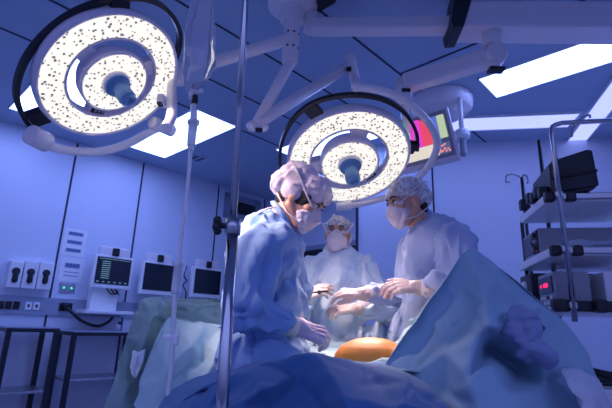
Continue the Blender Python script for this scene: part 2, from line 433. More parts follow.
# ------------------------------------------------------------------ surgical lights and their ceiling arms
FIELD = V(.26, 1.95, .95)
def bez(pts, n=8): return catmull(pts, n)
def surgical_lamp(c, w, R, label, yoke_px, tube_px, joints_px, yoke_off, tube_off, brackets, pad_ang, power, cone, goal):
    w = w.normalized(); u = (RGT - w * RGT.dot(w)).normalized(); v = w.cross(u)
    if v.dot(UPV) < 0: v = -v
    t = thing('surgical_light', label, 'surgical light', c, 'surgical lights')
    k = R / .35
    pp = lambda q, off: onpl(q[0], q[1], c + w * off, w)
    ang = lambda a, r, off=0: c + (u * math.cos(a) + v * math.sin(a)) * r * k + w * off * k
    # outer ring housing
    mb = MB(); mb.lathe([(.342 * k, .012 * k), (.350 * k, -.01 * k), (.345 * k, -.045 * k), (.32 * k, -.075 * k), (.27 * k, -.085 * k), (.23 * k, -.075 * k), (.213 * k, -.04 * k), (.212 * k, .008 * k), (.220 * k, .012 * k), (.224 * k, .004 * k), (.330 * k, .004 * k), (.335 * k, .012 * k)], c, w, 72, closed=True, smooth=True)
    ho = mb.build('ring_housing', M_lampw, t)
    mb = MB(); mb.lathe([(.226 * k, .003 * k), (.328 * k, .003 * k), (.328 * k, .0075 * k), (.226 * k, .0075 * k)], c, w, 72, closed=True)
    led = mb.build('led_ring', M_led, t)
    # inner round head, in front of the ring
    f = .030
    mb = MB(); mb.lathe([(.001, -.07 * k), (.10 * k, -.07 * k), (.150 * k, -.055 * k), (.164 * k, -.02 * k), (.166 * k, (f + .004) * k), (.160 * k, (f + .010) * k), (.156 * k, (f + .003) * k), (.001, (f + .002) * k)], c, w, 56, smooth=True)
    mb.build('inner_housing', M_lampw, t)
    mb = MB(); mb.lathe([(.070 * k, f * k), (.153 * k, f * k), (.153 * k, (f + .006) * k), (.070 * k, (f + .006) * k)], c, w, 56, closed=True)
    led2 = mb.build('inner_led_disc', M_led, t)
    # boss and sterile handle
    mb = MB(); mb.lathe([(.068 * k, f * k), (.066 * k, (f + .018) * k), (.058 * k, (f + .026) * k), (.001, (f + .026) * k)], c, w, 32, smooth=True); mb.build('handle_boss', M_arm, t)
    mb = MB(); mb.lathe([(.060 * k, .024 * k), (.060 * k, .032 * k), (.034 * k, .038 * k), (.030 * k, .060 * k), (.036 * k, .075 * k), (.037 * k, .133 * k), (.034 * k, .144 * k), (.020 * k, .146 * k), (.019 * k, .128 * k), (.001, .128 * k)], c + w * f * k, w, 28, smooth=True)
    for i in range(12):
        a = 2 * math.pi * i / 12; mb.caps(ang(a, .036, .083 + f), ang(a, .036, .130 + f), .0055 * k, .0055 * k, 6)
    mb.build('handle', M_handle, t)
    # spokes carry the inner head
    for i in range(3):
        a = pad_ang + i * 2 * math.pi / 3; q = ang(a, .19, -.03); d = (u * math.cos(a) + v * math.sin(a)); e = w.cross(d)
        mb = MB(); mb.box(q, (.075 * k, .09 * k, .05 * k), (d, e, w), .008); sp = mb.build('spoke', M_lampw, t)
        if i == 0:
            mb = MB(); mb.box(q + w * .028 * k, (.034 * k, .070 * k, .012 * k), (d, e, w), .005); pad = mb.build('control_pad', M_black, sp)
            mb = MB()
            for j in (-1, 0, 1): mb.box(q + w * .036 * k + e * j * .019 * k, (.012 * k, .012 * k, .006 * k), (d, e, w), .002)
            mb.build('button', M_grey, pad)
    # dark half-ring yoke behind, with its brackets
    mb = MB(); pts = bez([pp(q, yoke_off) for q in yoke_px], 10); mb.tube(pts, 0, flat=(.020, .030, w)); mb.build('yoke_band', M_black, t)
    for q0, q1 in brackets:
        mb = MB(); A, B = pp(q0, yoke_off), pp(q1, -.03); d = (B - A).normalized()
        mb.box((A + B) / 2, ((B - A).length, .085, .035), (d, w.cross(d), w), .006); mb.build('yoke_bracket', M_black, t)
    # pale tubular arm around the other side
    mb = MB(); mb.tube(bez([pp(q, tube_off) for q in tube_px], 8), .021, 14); mb.build('tube_arm', M_arm, t)
    for q0, q1, r in joints_px:
        mb = MB(); A, B = pp(q0, tube_off), pp(q1, tube_off); mb.tube([A, A + (B - A) * .04, A + (B - A) * .96, B], [r * .85, r, r, r * .85], 20); mb.build('joint_cap', M_arm, t)
    # the lamp's own beam
    ld = bpy.data.lights.new('surgical_beam', 'SPOT'); ld.energy = power; ld.color = LAMP_SPOT[0]; ld.spot_size = math.radians(cone); ld.spot_blend = 1.0; ld.shadow_soft_size = R * .95
    lo = bpy.data.objects.new('surgical_beam', ld); C.objects.link(lo); lo.parent = t
    bd = (goal - (c + w * .24 * k)).normalized()
    lo.matrix_local = Matrix.Translation(w * .24 * k) @ (bd.to_track_quat('-Z', 'Y')).to_matrix().to_4x4()
    return t, u, v

def aim(c, deg, ix, iy):
    tc = (V(0, 0, EYE) - c).normalized(); s = RGT * ix - UPV * iy; s = (s - tc * s.dot(tc)).normalized()
    return tc * math.cos(math.radians(deg)) + s * math.sin(math.radians(deg))
c1 = at(112.5, 79, 1.80)
w1 = aim(c1, 42, .61, .79)
surgical_lamp(c1, w1, .330, 'larger round surgical light at the upper left, beside the hanging fluid bag',
    [(37, 133), (23, 116), (16, 92), (24, 62), (45, 34), (75, 12), (110, 0), (142, -2), (165, 8), (178, 28), (178, 50), (168, 72)],
    [(38, 140), (60, 149), (95, 152), (125, 145), (148, 133), (158, 128)],
    [((152, 122), (172, 131), .034), ((30, 134), (47, 143), .045)], -.05, .03, [((29, 120), (52, 112)), ((120, -2), (118, 14))], math.radians(225), LAMP_SPOT[1] * 1.8, 42, V(-.10, 2.02, 1.25))
c2 = at(349, 160, 2.50)
w2 = aim(c2, 43, .2, .98)
surgical_lamp(c2, w2, .378, 'smaller round surgical light in the centre, above the three masked people',
    [(285, 178), (280, 160), (283, 138), (296, 116), (318, 101), (350, 95), (382, 99), (405, 113), (416, 132), (417, 150)],
    [(344, 206), (365, 203), (395, 194), (418, 178), (432, 160), (437, 142), (428, 122), (410, 104), (390, 93), (368, 88), (356, 87)],
    [((336, 207), (352, 205), .034)], -.05, .02, [((309, 106), (318, 116)), ((416, 148), (404, 146))], math.radians(-45), LAMP_SPOT[1] * 1.3, 44, FIELD)

# ceiling column with the two spring arms
cy = 2.40
top = at(294, -22, cy); col = V(top.x, cy, 0)
t = thing('ceiling_column', 'pale ceiling column carrying the jointed arms of the surgical lights', 'ceiling mount', V(col.x, cy, ZC))
mb = MB(); mb.lathe([(.001, ZC), (.16, ZC), (.16, ZC - .03), (.075, ZC - .05), (.075, 2.86), (.001, 2.86)], col, UZ, 32); mb.build('column', M_arm, t)
z0 = at(294, 64, cy).z; z1 = at(294, 20, cy).z
mb = MB(); mb.lathe([(.001, z0), (.045, z0), (.049, z0 + .006), (.049, z0 + .05), (.052, z0 + .055), (.052, z1), (.045, z1 + .01), (.045, 2.90), (.001, 2.90)], col, UZ, 32); hub = mb.build('hub', M_arm, t)
mb = MB()
for a in (-1.9, -1.2, -.4):
    for z in (.10, .2): mb.lathe([(.007, 0), (.007, .004), (.001, .004)], col + V(math.cos(a) * .051, math.sin(a) * .051, z0 + z), V(math.cos(a), math.sin(a), 0), 8)
mb.build('screw', M_black, hub)
q = at(282, 8, cy + .05)
mb = MB(); mb.lathe([(.001, q.z - .03), (.05, q.z - .03), (.05, ZC - .04), (.001, ZC - .04)], V(q.x, q.y, 0), UZ, 24); mb.build('side_post', M_arm, t)
q = at(311, 22, cy + .05)
mb = MB(); mb.lathe([(.001, q.z - .07), (.05, q.z - .07), (.05, ZC - .04), (.001, ZC - .04)], V(q.x, q.y, 0), UZ, 24); mb.build('side_post', M_arm, t)
def arm(name, pts, r, parent, m=None):
    mb = MB(); mb.tube(pts, r, 14); return mb.build(name, m or M_arm, parent)
# arm to the larger light
A = at(290, 38, cy); B = at(178, 74, 2.05)
arm('arm', [A, A + (B - A) * .02, B], [.036, .040, .034], t)
D = at(170, 92, 1.96); 
mb = MB(); mb.tube([B + V(0, 0, .05), B - V(0, 0, .05)], .040, 18); mb.build('elbow', M_arm, t)
arm('drop_arm', bez([B, at(172, 84, 2.0), at(172, 104, 1.9), at(171, 118, 1.82), at(166, 128, 1.78)], 6), .024, t)
mb = MB(); q = at(162, 101, 1.93); mb.box(q, (.035, .06, .05), None, .008); lk = mb.build('latch', M_arm, t)
mb = MB(); mb.box(q - V(0, .02, .028), (.022, .03, .012)); mb.build('latch_button', M_black, lk)
# spring arm to the smaller light
A = at(294, 60, cy) + V(0, 0, .03); B = at(256, 124, 2.36)
arm('arm', [A, A + (B - A) * .03, B], [.030, .034, .030], t)
mb = MB(); mb.caps(at(252, 126, 2.36), at(263, 127, 2.38), .034, .034); mb.build('elbow', M_arm, t)
mb = MB(); mb.box(at(259, 130, 2.33), (.04, .03, .016)); mb.build('elbow_cap', M_black, t)
E_ = at(349, 66, 2.60)
arm('arm', [B + V(.01, 0, 0), B * .97 + E_ * .03, E_], [.034, .038, .034], t)
mb = MB(); mb.tube([at(350, 55, 2.6), at(350, 59, 2.6), at(355, 80, 2.6)], [.030, .036, .034], 20); mb.caps(at(355, 80, 2.6), onpl(356, 87, c2 + w2 * .02, w2.normalized()), .032, .026); kn = mb.build('knuckle', M_arm, t)
mb = MB(); mb.box(at(349, 69, 2.55), (.03, .02, .022)); mb.build('knuckle_cap', M_black, kn)

# big horizontal pendant beam from the column to beyond the frame
t = thing('pendant_beam', 'thick pale horizontal ceiling beam with a dark collar at the upper right', 'ceiling arm', at(450, 20, 2.3))
A, B = at(312, 27, cy + .05), at(455, 26, 2.30)
d = (B - A).normalized(); e = UZ.cross(d).normalized(); f = d.cross(e)
mb = MB(); mb.box((A + B) / 2, ((B - A).length, .10, .082), (d, e, f), .012); mb.build('inner_beam', M_arm, t)
A2, B2 = at(456, 22, 2.28), at(690, 24, 2.20); d = (B2 - A2).normalized(); e = UZ.cross(d).normalized(); f = d.cross(e)
mb = MB(); mb.box((A2 + B2) / 2, ((B2 - A2).length, .17, .185), (d, e, f), .02); mb.build('outer_beam', M_arm, t)
mb = MB(); o = A2 - e * .095
mb.prism([at(452, -4, 2.28) - e * .10, at(470, -4, 2.28) - e * .10, at(468, 6, 2.28) - e * .10, at(459, 37, 2.28) - e * .10, at(449, 38, 2.28) - e * .10, at(447, 30, 2.28) - e * .10], e * .2); mb.build('collar', M_black, t)
mb = MB(); q = B2 - d * .25; mb.tube([V(q.x, q.y, q.z + .05), V(q.x, q.y, ZC)], .09, 24); mb.build('ceiling_post', M_arm, t)

# dark wedge at the column's top
t = thing('ceiling_fitting', 'dark wedge shaped fitting on the ceiling beside the column', 'ceiling fitting', atz(325, -2, ZC))
mb = MB(); zz = V(0, 0, .07); mb.prism([atz(317, -14, 2.93), atz(340, -10, 2.93), atz(335, 3, 2.93), atz(318, 13, 2.93)], zz); mb.build('wedge_body', M_black, t)

# monitor pendant: ceiling dome, arm, yoke and the tilted colour monitor
cd = atz(441, 100, ZC)
t = thing('ceiling_dome', 'round stepped ceiling housing above the tilted colour monitor', 'ceiling mount', cd)
mb = MB(); mb.lathe([(.001, 0), (.27, 0), (.275, -.02), (.265, -.09), (.24, -.12), (.19, -.13), (.185, -.16), (.001, -.165)], cd, UZ, 56, smooth=True); mb.build('dome', M_arm, t)
q = atz(467, 100, 2.88); q = V(q.x, q.y, 2.88)
hb = at(462, 136, q.y); 
mb = MB(); mb.tube([V(hb.x, hb.y, hb.z), V(hb.x, hb.y, 2.90)], .020, 14); hh = mb.build('hanging_handle', M_arm, t)
mb = MB(); mb.lathe([(.001, .05), (.05, .05), (.064, .02), (.064, -.01), (.045, -.03), (.001, -.03)], hb, UZ, 24); mb.build('collar', M_white, hh)
g = at(461, 156, q.y); mb = MB(); mb.lathe([(.001, -.02), (.030, -.02), (.032, g.z - hb.z + .02), (.02, g.z - hb.z), (.001, g.z - hb.z)], hb, UZ, 18); mb.build('grip', M_grey, hh)

t = thing('monitor_arm', 'pale jointed arm reaching from the thick beam to the colour monitor', 'monitor arm', at(495, 45, 2.25))
mb = MB(); mb.tube([at(492, 30, 2.25), at(492, 48, 2.25)], .055, 22); mb.build('drop_post', M_arm, t)
mb = MB(); q = at(494, 57, 2.25); mb.tube([q - e * .065, q - e * .055, q + e * .055, q + e * .065], [.055, .062, .062, .055], 26); mb.build('joint', M_arm, t)
mb = MB(); mb.box(at(496, 70, 2.2), (.09, .06, .02), None, .008); mb.build('joint_cap', M_black, t)
A, B = at(494, 57, 2.25), at(404, 84, 2.40); d = (B - A).normalized(); e2 = UZ.cross(d).normalized(); f = d.cross(e2)
mb = MB(); mb.box((A + B) / 2, ((B - A).length, .09, .105), (d, e2, f), .016); mb.build('arm', M_arm, t)
mb = MB(); q = at(404, 90, 2.42); mb.tube([q + UZ * .07, q - UZ * .10], .05, 20); kn = mb.build('knuckle', M_arm, t)
mb = MB(); mb.box(q - V(0, .05, .03), (.05, .012, .02)); mb.build('knuckle_slot', M_black, kn)
mb = MB(); mb.tube(bez([q - UZ * .08, at(405, 112, 2.5), at(408, 130, 2.75)], 6), .028, 14); mb.build('monitor_yoke', M_arm, t)

# tilted colour monitor
ma, mbb, mc, md = at(400, 121, 2.80), at(449, 106, 2.66), at(456, 156, 2.60), at(402, 170, 2.74)
mu = (mbb - ma).normalized(); mn = mu.cross((ma - md).normalized()).normalized()
if mn.y > 0: mn = -mn
mv = mn.cross(mu); 
if mv.z < 0: mv = -mv
cM = (ma + mbb + mc + md) / 4; Wm, Hm = .40, (ma - md).length * .98
cM = cM - mu * (.40 - (mbb - ma).length) / 2
t = thing('colour_monitor', 'tilted monitor with a magenta, red and white picture behind the central surgical light', 'monitor', cM)
mb = MB(); mb.box(cM - mn * .03, (Wm + .02, Hm + .03, .05), (mu, mv, mn), .012); mb.build('casing', M_lampw, t)
mb = MB(); mb.box(cM - mn * .003, (Wm - .02, Hm - .02, .006), (mu, mv, mn)); mb.build('bezel', M_grey, t)
M_pic = bpy.data.materials.new('screen_picture'); M_pic.use_nodes = True; nt = M_pic.node_tree; bs = nt.nodes['Principled BSDF']
bs.inputs['Base Color'].default_value = (.02, .02, .02, 1); bs.inputs['Roughness'].default_value = .2
scr = MB(); W2, H2 = Wm - .06, Hm - .07
cells = [(-.5, -.2, -.15, .5, (.1, .9, .35)), (-.2, .02, -.2, .5, (.9, .06, .75)), (.02, .22, -.2, .46, (.95, .08, .16)), (.22, .36, -.22, .46, (.12, .2, .7)), (.36, .5, -.12, .46, (.55, .68, .45)), (-.5, .28, -.5, -.22, (.9, .82, .72)), (.28, .5, -.5, -.24, (.10, .12, .3))]
s_ob = None
for i, (x0, x1, y0, y1, cl) in enumerate(cells):
    mb = MB(); mb.box(cM + mn * .003 + mu * (x0 + x1) / 2 * W2 + mv * (y0 + y1) / 2 * H2, ((x1 - x0) * W2, (y1 - y0) * H2, .006), (mu, mv, mn))
    if s_ob is None: s_ob = mb.build('screen', glow('picture_%d' % i, cl, .85), t)
    else: mb.build('picture_area', glow('picture_%d' % i, cl, .85), s_ob)
mb = MB()
for k in range(14):
    mb.box(cM + mn * .007 + mu * random.uniform(.29, .48) * W2 + mv * random.uniform(-.47, -.28) * H2, (.012, .012, .003), (mu, mv, mn))
mb.build('icon_pattern', glow('picture_dots', (.95, .3, .3), .9), s_ob)

# ------------------------------------------------------------------ along the left wall
def wb(mb, x0, y0, x1, y1, dep, off=0.0, bevel=0.0):
    """a box standing out of the left wall"""
    cx, cy = (x0 + x1) / 2, (y0 + y1) / 2; c = wl(cx, cy, off)
    W = abs((wl(x1, cy, off) - wl(x0, cy, off)).dot(LD)); H = abs(wl(cx, y0, off).z - wl(cx, y1, off).z)
    mb.box(c + LN * dep / 2, (W, dep, H), (LD, LN, UZ), bevel); return c, W, H
zt, zb = 1.185, 1.005
t = thing('service_rail', 'grey service strip with sockets along the left wall', 'wall rail', LP + V(0, 0, 1.1) + LD * -.3)
mb = MB(); a0 = -4.0; a1 = 2.9; mb.box(LP + LD * (a0 + a1) / 2 + LN * .012 + UZ * (zt + zb) / 2, (a1 - a0, .024, zt - zb), (LD, LN, UZ)); mb.build('strip', M_rail, t)
for x0, x1, m_ in ((-3, 4, M_black), (5, 11.5, M_black), (12.8, 19.5, M_black), (25, 31.5, M_white), (33, 39.5, M_white), (59, 65, M_black), (66, 72, M_black)):
    mb = MB(); c, W, H = wb(mb, x0, 301 + x0 * .03, x1, 309 + x0 * .03, .012, .024, .003); so = mb.build('socket', m_, t)
    mb = MB(); mb.box(c + LN * .013, (W * .35, .003, H * .35), (LD, LN, UZ)); mb.build('socket_hole', M_black if m_ is M_white else M_frame, so)

t = thing('outlet_panel', 'row of three white wall boxes with dark oval outlets above the service strip', 'wall panel', wl(27, 274))
for k, (x0, x1) in enumerate(((6, 19.5), (20.5, 34.5), (35.5, 50))):
    mb = MB(); c, W, H = wb(mb, x0, 261 + k * .8, x1, 288 + k * 1.0, .10, 0, .012); bx = mb.build('outlet_box', M_white, t)
    mb = MB(); mb.lathe([(.001, .022), (.030, .020), (.038, 0), (.001, 0)], c + LN * .10 + UZ * .03, LN, 20); mb.caps(c + LN * .105 + UZ * .02, c + LN * .105 - UZ * .06, .022, .028); mb.build('outlet', M_frame, bx)
    mb = MB(); mb.box(c + LN * .103 + LD * W * .34, (.012, .006, H * .7), (LD, LN, UZ)); mb.build('edge_strip', M_white, bx)
for (x0, y0, x1, y1, lab, bands) in ((63, 229, 86, 256, 'upper printed notice with three dark bands on the left wall', ((.82, .13), (.50, .13), (.20, .13))), (60, 258, 83, 282, 'lower printed notice with one grey band on the left wall', ((.68, .2), (.4, .03), (.25, .03)))):
    mb = MB(); c, W, H = wb(mb, x0, y0, x1, y1, .004); t = thing('wall_notice', lab, 'notice', c, 'notices beside the monitor'); mb.build('sheet', M_white, t)
    for y, h in bands:
        mb = MB(); mb.box(c + LN * .006 + UZ * (y - .5) * H, (W * .66, .002, h * H), (LD, LN, UZ)); bd = mb.build('printed_band', M_faded, t)
        for k in range(4 if h > .05 else 0): mb = MB(); mb.box(c + LN * .008 + UZ * ((y - .5) * H) + LD * (k - 1.5) * W * .14, (W * .09, .002, h * H * .5), (LD, LN, UZ)); mb.build('printed_word', M_text, bd)
mb = MB(); c, W, H = wb(mb, 59, 283, 75, 293, .014, 0, .004); t = thing('switch_plate', 'grey switch plate with two green lights below the notices', 'switch plate', c); mb.build('plate', M_rail, t)
for s in (-1, 1):
    mb = MB(); mb.box(c + LD * s * W * .24 + LN * .017, (W * .32, .008, H * .6), (LD, LN, UZ), .003); sw = mb.build('switch', M_grey, t)
    mb = MB(); mb.ell(c + LD * s * W * .24 + LN * .022, .011); mb.build('green_light', M_greenled, sw)

def wall_monitor(label, x0, y0, x1, y1, column, lines):
    off = .16
    mb = MB(); c, W, H = wb(mb, x0, y0, x1, y1, .06, off, .012)
    t = thing('wall_monitor', label, 'monitor', c, 'white framed monitors on the left wall')
    mb.build('casing', M_white, t)
    mb = MB(); mb.box(c + LN * .062 + UZ * H * .03, (W * .86, .008, H * .80), (LD, LN, UZ)); sc = mb.build('screen', M_screen, t)
    mb = MB(); mb.box(c + LN * .02 + UZ * (H / 2 + .05), (W * .78, .05, .11), (LD, LN, UZ), .02); br = mb.build('top_bracket', M_lampw, t)
    mb = MB(); mb.box(c + LN * .055 + UZ * (H / 2 + .045), (.075, .05, .09), (LD, LN, UZ), .012); mb.build('clamp_knob', M_black, br)
    mb = MB(); mb.box(c + LN * -.05 + UZ * -.02, (.20, .22, .16), (LD, LN, UZ), .01); mb.build('wall_mount', M_grey, t)
    if lines:
        for k in range(9): mb = MB(); mb.box(c + LN * .068 + LD * (-W * .20) + UZ * (H * .30 - k * H * .062), (W * .20, .003, H * .022), (LD, LN, UZ)); mb.build('text_line', M_trace, sc)
        for k in range(6): mb = MB(); mb.box(c + LN * .068 + LD * (W * (-.36 + .14 * k)) - UZ * H * .31, (W * .05, .003, H * .03), (LD, LN, UZ)); mb.build('screen_key', M_trace, sc)
        mb = MB(); mb.box(c + LN * .068 + UZ * H * .38, (W * .78, .003, H * .015), (LD, LN, UZ))
        mb.build('text_line', M_trace, sc)
    if column:
        zlow = c.z - H / 2 - .24
        mb = MB(); mb.box(V(c.x, c.y, (c.z - H / 2 + zlow) / 2) - LN * .05 - LD * .03, (W * .66, .10, c.z - H / 2 - zlow + .02), (LD, LN, UZ), .01); mb.build('support_column', M_white, t)
        mb = MB(); mb.box(V(c.x, c.y, zlow - .025) + LD * .0 + LN * .0, (W * 1.18, .30, .04), (LD, LN, UZ), .012); mb.build('tray', M_white, t)
        mb = MB()
        for k in range(3): mb.tube(bez([c + LD * (-.05 + .05 * k) - UZ * (H / 2 - .01) + LN * .04, c + LD * (.02 + .04 * k) - UZ * (H / 2 + .06) + LN * .06, c + LD * (.10) - UZ * (H / 2 + .02 + .01 * k) + LN * .03], 6), .008, 8)
        mb.build('cable', M_black, t)
    return t, c, W, H
m1, cm1, Wm1, Hm1 = wall_monitor('white framed monitor showing lines of text, above the tray', 91, 256, 131, 289, True, True)
wall_monitor('white framed monitor with a blank dark screen beside the text monitor', 139, 262, 173, 295, False, False)
wall_monitor('white framed blank monitor partly behind the chrome pole', 190, 268, 220, 298, False, False)
t = thing('hanging_cable', 'thin dark coiled cable hanging between the two blank monitors', 'cable', wl(184, 283, .1))
mb = MB(); mb.tube(bez([wl(187, 266, .1), wl(184, 276, .12), wl(187, 281, .14), wl(183, 285, .12), wl(186, 292, .12), wl(185, 300, .1)], 8), .008, 8); mb.build('wire', M_black, t)
t = thing('power_cable', 'thick black cable drooping from a socket to the monitor tray', 'cable', wl(66, 306, .04))
mb = MB(); mb.tube(bez([wl(66, 306, .06), wl(71, 312, .10), (wl(82, 321, .12)), wl(97, 326, .14), wl(108, 322, .15), wl(113, 317, .17)], 8), .017, 10); mb.build('wire', M_black, t)
mb = MB(); mb.tube([wl(64, 305, .03), wl(67, 307, .09)], .028, 14); mb.build('plug', M_black, t)

def frame_rack(label, xl, xr, py, off0, off1, shelf, glass):
    A, B = wl(xl, py, off1), wl(xr, py, off1); z = A.z; A.z = B.z = 0
    W = (B - A).dot(LD); dep = off1 - off0; c = A + LD * W / 2 - LN * dep / 2
    t = thing('frame_rack', label, 'rack', V(c.x, c.y, 0), 'dark framed trolleys against the left wall')
    for i in (-1, 1):
        for j in (-1, 1):
            q = c + LD * i * (W / 2 - .02) + LN * j * (dep / 2 - .02); mb = MB(); mb.box(q + UZ * z / 2, (.045, .045, z), (LD, LN, UZ), .004); mb.build('post', M_frame, t)
    mb = MB()
    for j in (-1, 1): mb.box(c + LN * j * (dep / 2 - .02) + UZ * (z - .0), (W, .04, .035), (LD, LN, UZ))
    for j in (-1, 1): mb.box(c + LD * j * (W / 2 - .02) + UZ * (z - .0), (.04, dep, .035), (LD, LN, UZ))
    mb.build('top_rail', M_frame, t)
    mb = MB(); mb.box(c + UZ * (z + .02), (W, dep, .012), (LD, LN, UZ)); mb.build('top_panel', M_rail, t)
    mb = MB(); mb.box(c + UZ * shelf, (W - .05, dep - .04, .022), (LD, LN, UZ), .004); mb.build('shelf', M_steel, t)
    return t, z, c
frame_rack('dark framed trolley under the row of three wall boxes', 7, 60, 330, .05, .50, .30, True)
r2, rz, rc = frame_rack('dark framed trolley under the text monitor, beside the green drape', 73, 146, 334, .05, .50, .38, True)
q = wl(118, 333, .30); q = V(q.x, q.y, rz + .026)
t = thing('small_bottle', 'small dark capped bottle standing on the trolley under the monitor', 'bottle', q)
mb = MB(); mb.lathe([(.001, 0), (.028, 0), (.030, .05), (.026, .06), (.012, .07), (.012, .08), (.001, .08)], q, UZ, 18, smooth=True); mb.build('bottle_body', M_bottle, t)
mb = MB(); mb.lathe([(.001, .078), (.016, .078), (.016, .105), (.001, .105)], q, UZ, 14); mb.build('bottle_cap', M_black, t)

# ------------------------------------------------------------------ equipment rack at the right
SA = math.radians(12); SU = V(math.cos(SA), -math.sin(SA), 0); SV = V(math.sin(SA), math.cos(SA), 0); SO = V(1.205, 2.12, 0)
AX = (SU, SV, UZ); sp = lambda a, b, z=0: SO + SU * a + SV * b + UZ * z
t = thing('equipment_rack', 'tall white shelved equipment rack on chrome posts at the right', 'rack', sp(.4, .25))
for z, dep, wdt in ((1.655, .48, .85), (1.385, .62, .85)):
    mb = MB(); mb.box(sp(wdt / 2, dep / 2, z), (wdt, dep, .045), AX, .008); sh = mb.build('shelf', M_white, t)
    mb = MB(); mb.box(sp(wdt / 2 + .03, -.012, z + .002), (wdt - .08, .022, .03), AX, .004); mb.build('shelf_rail', M_steel, sh)
    for a in (.012, .11):
        mb = MB(); mb.box(sp(a, -.012, z), (.045, .045, .05), AX, .01); mb.build('corner_block', M_black, sh)
mb = MB(); mb.box(sp(.42, .30, 1.11), (.85, .60, .03), AX, .006); sh = mb.build('shelf', M_white, t)
mb = MB(); mb.box(sp(.40, -.02, 1.125), (.86, .035, .05), AX, .008); mb.build('front_bar', M_black, sh)
mb = MB(); mb.box(sp(-.0, -.03, 1.125), (.07, .06, .06), AX, .015); mb.build('clamp', M_black, sh)
mb = MB(); mb.box(sp(.16, -.05, 1.125), (.05, .06, .06), AX, .012); mb.build('clamp', M_black, sh)
pf = sp(.045, -.06); ztop = at(562, 124, pf.y).z; zbot = at(583, 322, pf.y).z
mb = MB(); mb.tube([V(pf.x, pf.y, zbot), V(pf.x, pf.y, ztop - .06)] + bez([V(pf.x, pf.y, ztop - .05), V(pf.x, pf.y, ztop - .015) + SU * .01, V(pf.x, pf.y, ztop) + SU * .05], 6) + [V(pf.x, pf.y, ztop) + SU * .8], .0125, 14); mb.build('front_post', M_chrome, t)
for a in (.13, .33):
    q = V(pf.x, pf.y, ztop) + SU * a; mb = MB()
    mb.tube(bez([q - UZ * .06 - SU * .05, q - UZ * .075 - SU * .04, q - UZ * .03 - SU * .03, q + UZ * .012, q + UZ * .035 + SU * .05, q + UZ * .02 + SU * .055], 6), .006, 8); mb.build('hook', M_chrome, t)
for z in (1.655, 1.385, 1.125): mb = MB(); mb.box(V(pf.x, pf.y, z) + SV * .02, (.035, .06, .03), AX, .006); mb.build('post_bracket', M_steel, t)
q = at(540, 150, 2.62); mb = MB(); mb.tube([V(q.x, q.y, .1), V(q.x, q.y, at(537, 140, 2.62).z)], .012, 12); mb.build('rear_post', M_frame, t)
q = at(524, 200, 2.72); zt2 = at(522, 178, 2.72).z; mb = MB(); mb.tube([V(q.x, q.y, .1), V(q.x, q.y, zt2)], .010, 12); hp = mb.build('hook_post', M_frame, t)
mb = MB(); 
for s in (-1, .35): mb.tube(bez([V(q.x, q.y, zt2), V(q.x + s * .05, q.y, zt2 + .025), V(q.x + s * .10, q.y, zt2 + .01), V(q.x + s * .105, q.y, zt2 - .03), V(q.x + s * .08, q.y, zt2 - .03)], 6), .006, 8)
mb.build('hook', M_chrome, hp)
mb = MB(); mb.box(V(q.x, q.y, at(525, 205, 2.72).z), (.06, .06, .07), AX, .012); mb.build('pole_clamp', M_black, hp)
for a, b in ((.03, .57), (.82, .57), (.82, .05)):
    if True:
        mb = MB(); mb.tube([sp(a, b, .08), sp(a, b, 1.66)], .012, 10); mb.build('upright', M_frame, t)
mb = MB(); mb.box(sp(.44, .34, .55), (.74, .5, .42), AX, .01); cab = mb.build('drawer_unit', M_white, t)
for z in (.45, .65):
    mb = MB(); mb.box(sp(.44, .082, z), (.70, .02, .17), AX, .006); dw = mb.build('drawer', M_white, cab); mb = MB(); mb.box(sp(.44, .066, z + .05), (.3, .015, .02), AX, .004); mb.build('drawer_handle', M_black, dw)
mb = MB(); mb.box(sp(.42, .31, .10), (.85, .62, .06), AX, .01); bs_ = mb.build('base', M_frame, t)
for a in (.05, .8):
    for b in (.05, .57):
        mb = MB(); mb.lathe([(.001, -.018), (.035, -.018), (.035, .018), (.001, .018)], sp(a, b, .036), SU, 18); mb.build('caster', M_black, bs_)

# devices on the rack
z = 1.679; b0, b1, b2 = atz(601, 187, z), atz(553, 194.5, z), atz(533, 208, z)
b3 = b0 + (b2 - b1); cB = (b0 + b1 + b2 + b3) / 4
t = thing('covered_device', 'black covered device like a wedge on the top shelf of the rack', 'device', cB)
mb = MB(); bm_ = mb.bm
H0, H1 = .215, .145
low = [b0, b1, b2, b3]; ins = [c0 + (cB - c0) * .05 for c0 in low]; tops = [ins[0] + UZ * H0, ins[1] + UZ * (H0 - .03), ins[2] + UZ * H1, ins[3] + UZ * H1]
mb._add(low + tops, [[3, 2, 1, 0], [4, 5, 6, 7], [0, 1, 5, 4], [1, 2, 6, 5], [2, 3, 7, 6], [3, 0, 4, 7]])
bmesh.ops.bevel(mb.bm, geom=mb.bm.edges[:], offset=.014, segments=3, affect='EDGES'); mb.build('cover', M_dark, t)
mb = MB(); e1 = (b0 - b1).normalized(); mb.box((b0 + b1) / 2 + UZ * .085 - e1.cross(UZ) * .0, ((b0 - b1).length * .96, .012, .012), (e1, UZ.cross(e1), UZ)); mb.build('cover_seam', M_black, t)
for k in range(4):
    q = b1 + (b2 - b1) * (.25 + .2 * k) + UZ * (.03 + .015 * (k % 2)); mb = MB(); mb.box(q - SU * .02, (.05, .05, .06), AX, .01); mb.build('side_knob', M_black, t)
z = 1.409
def left_device(name, label, cat, a, b, wd, dp_, h, z, mcase):
    c = sp(a + wd / 2, b + dp_ / 2, z); t = thing(name, label, cat, c); mb = MB(); mb.box(c + UZ * h / 2, (wd, dp_, h), AX, .008); mb.build('case', mcase, t); return t, c
t, c = left_device('patient_monitor', 'grey monitor with a knobbed front on the middle shelf of the rack', 'monitor', .02, .24, .42, .30, .145, z, M_grey)
fx = c - SU * .212
mb = MB(); mb.box(fx + SV * .045 + UZ * .075, (.008, .17, .11), AX, .003); mb.build('screen', M_screen, t)
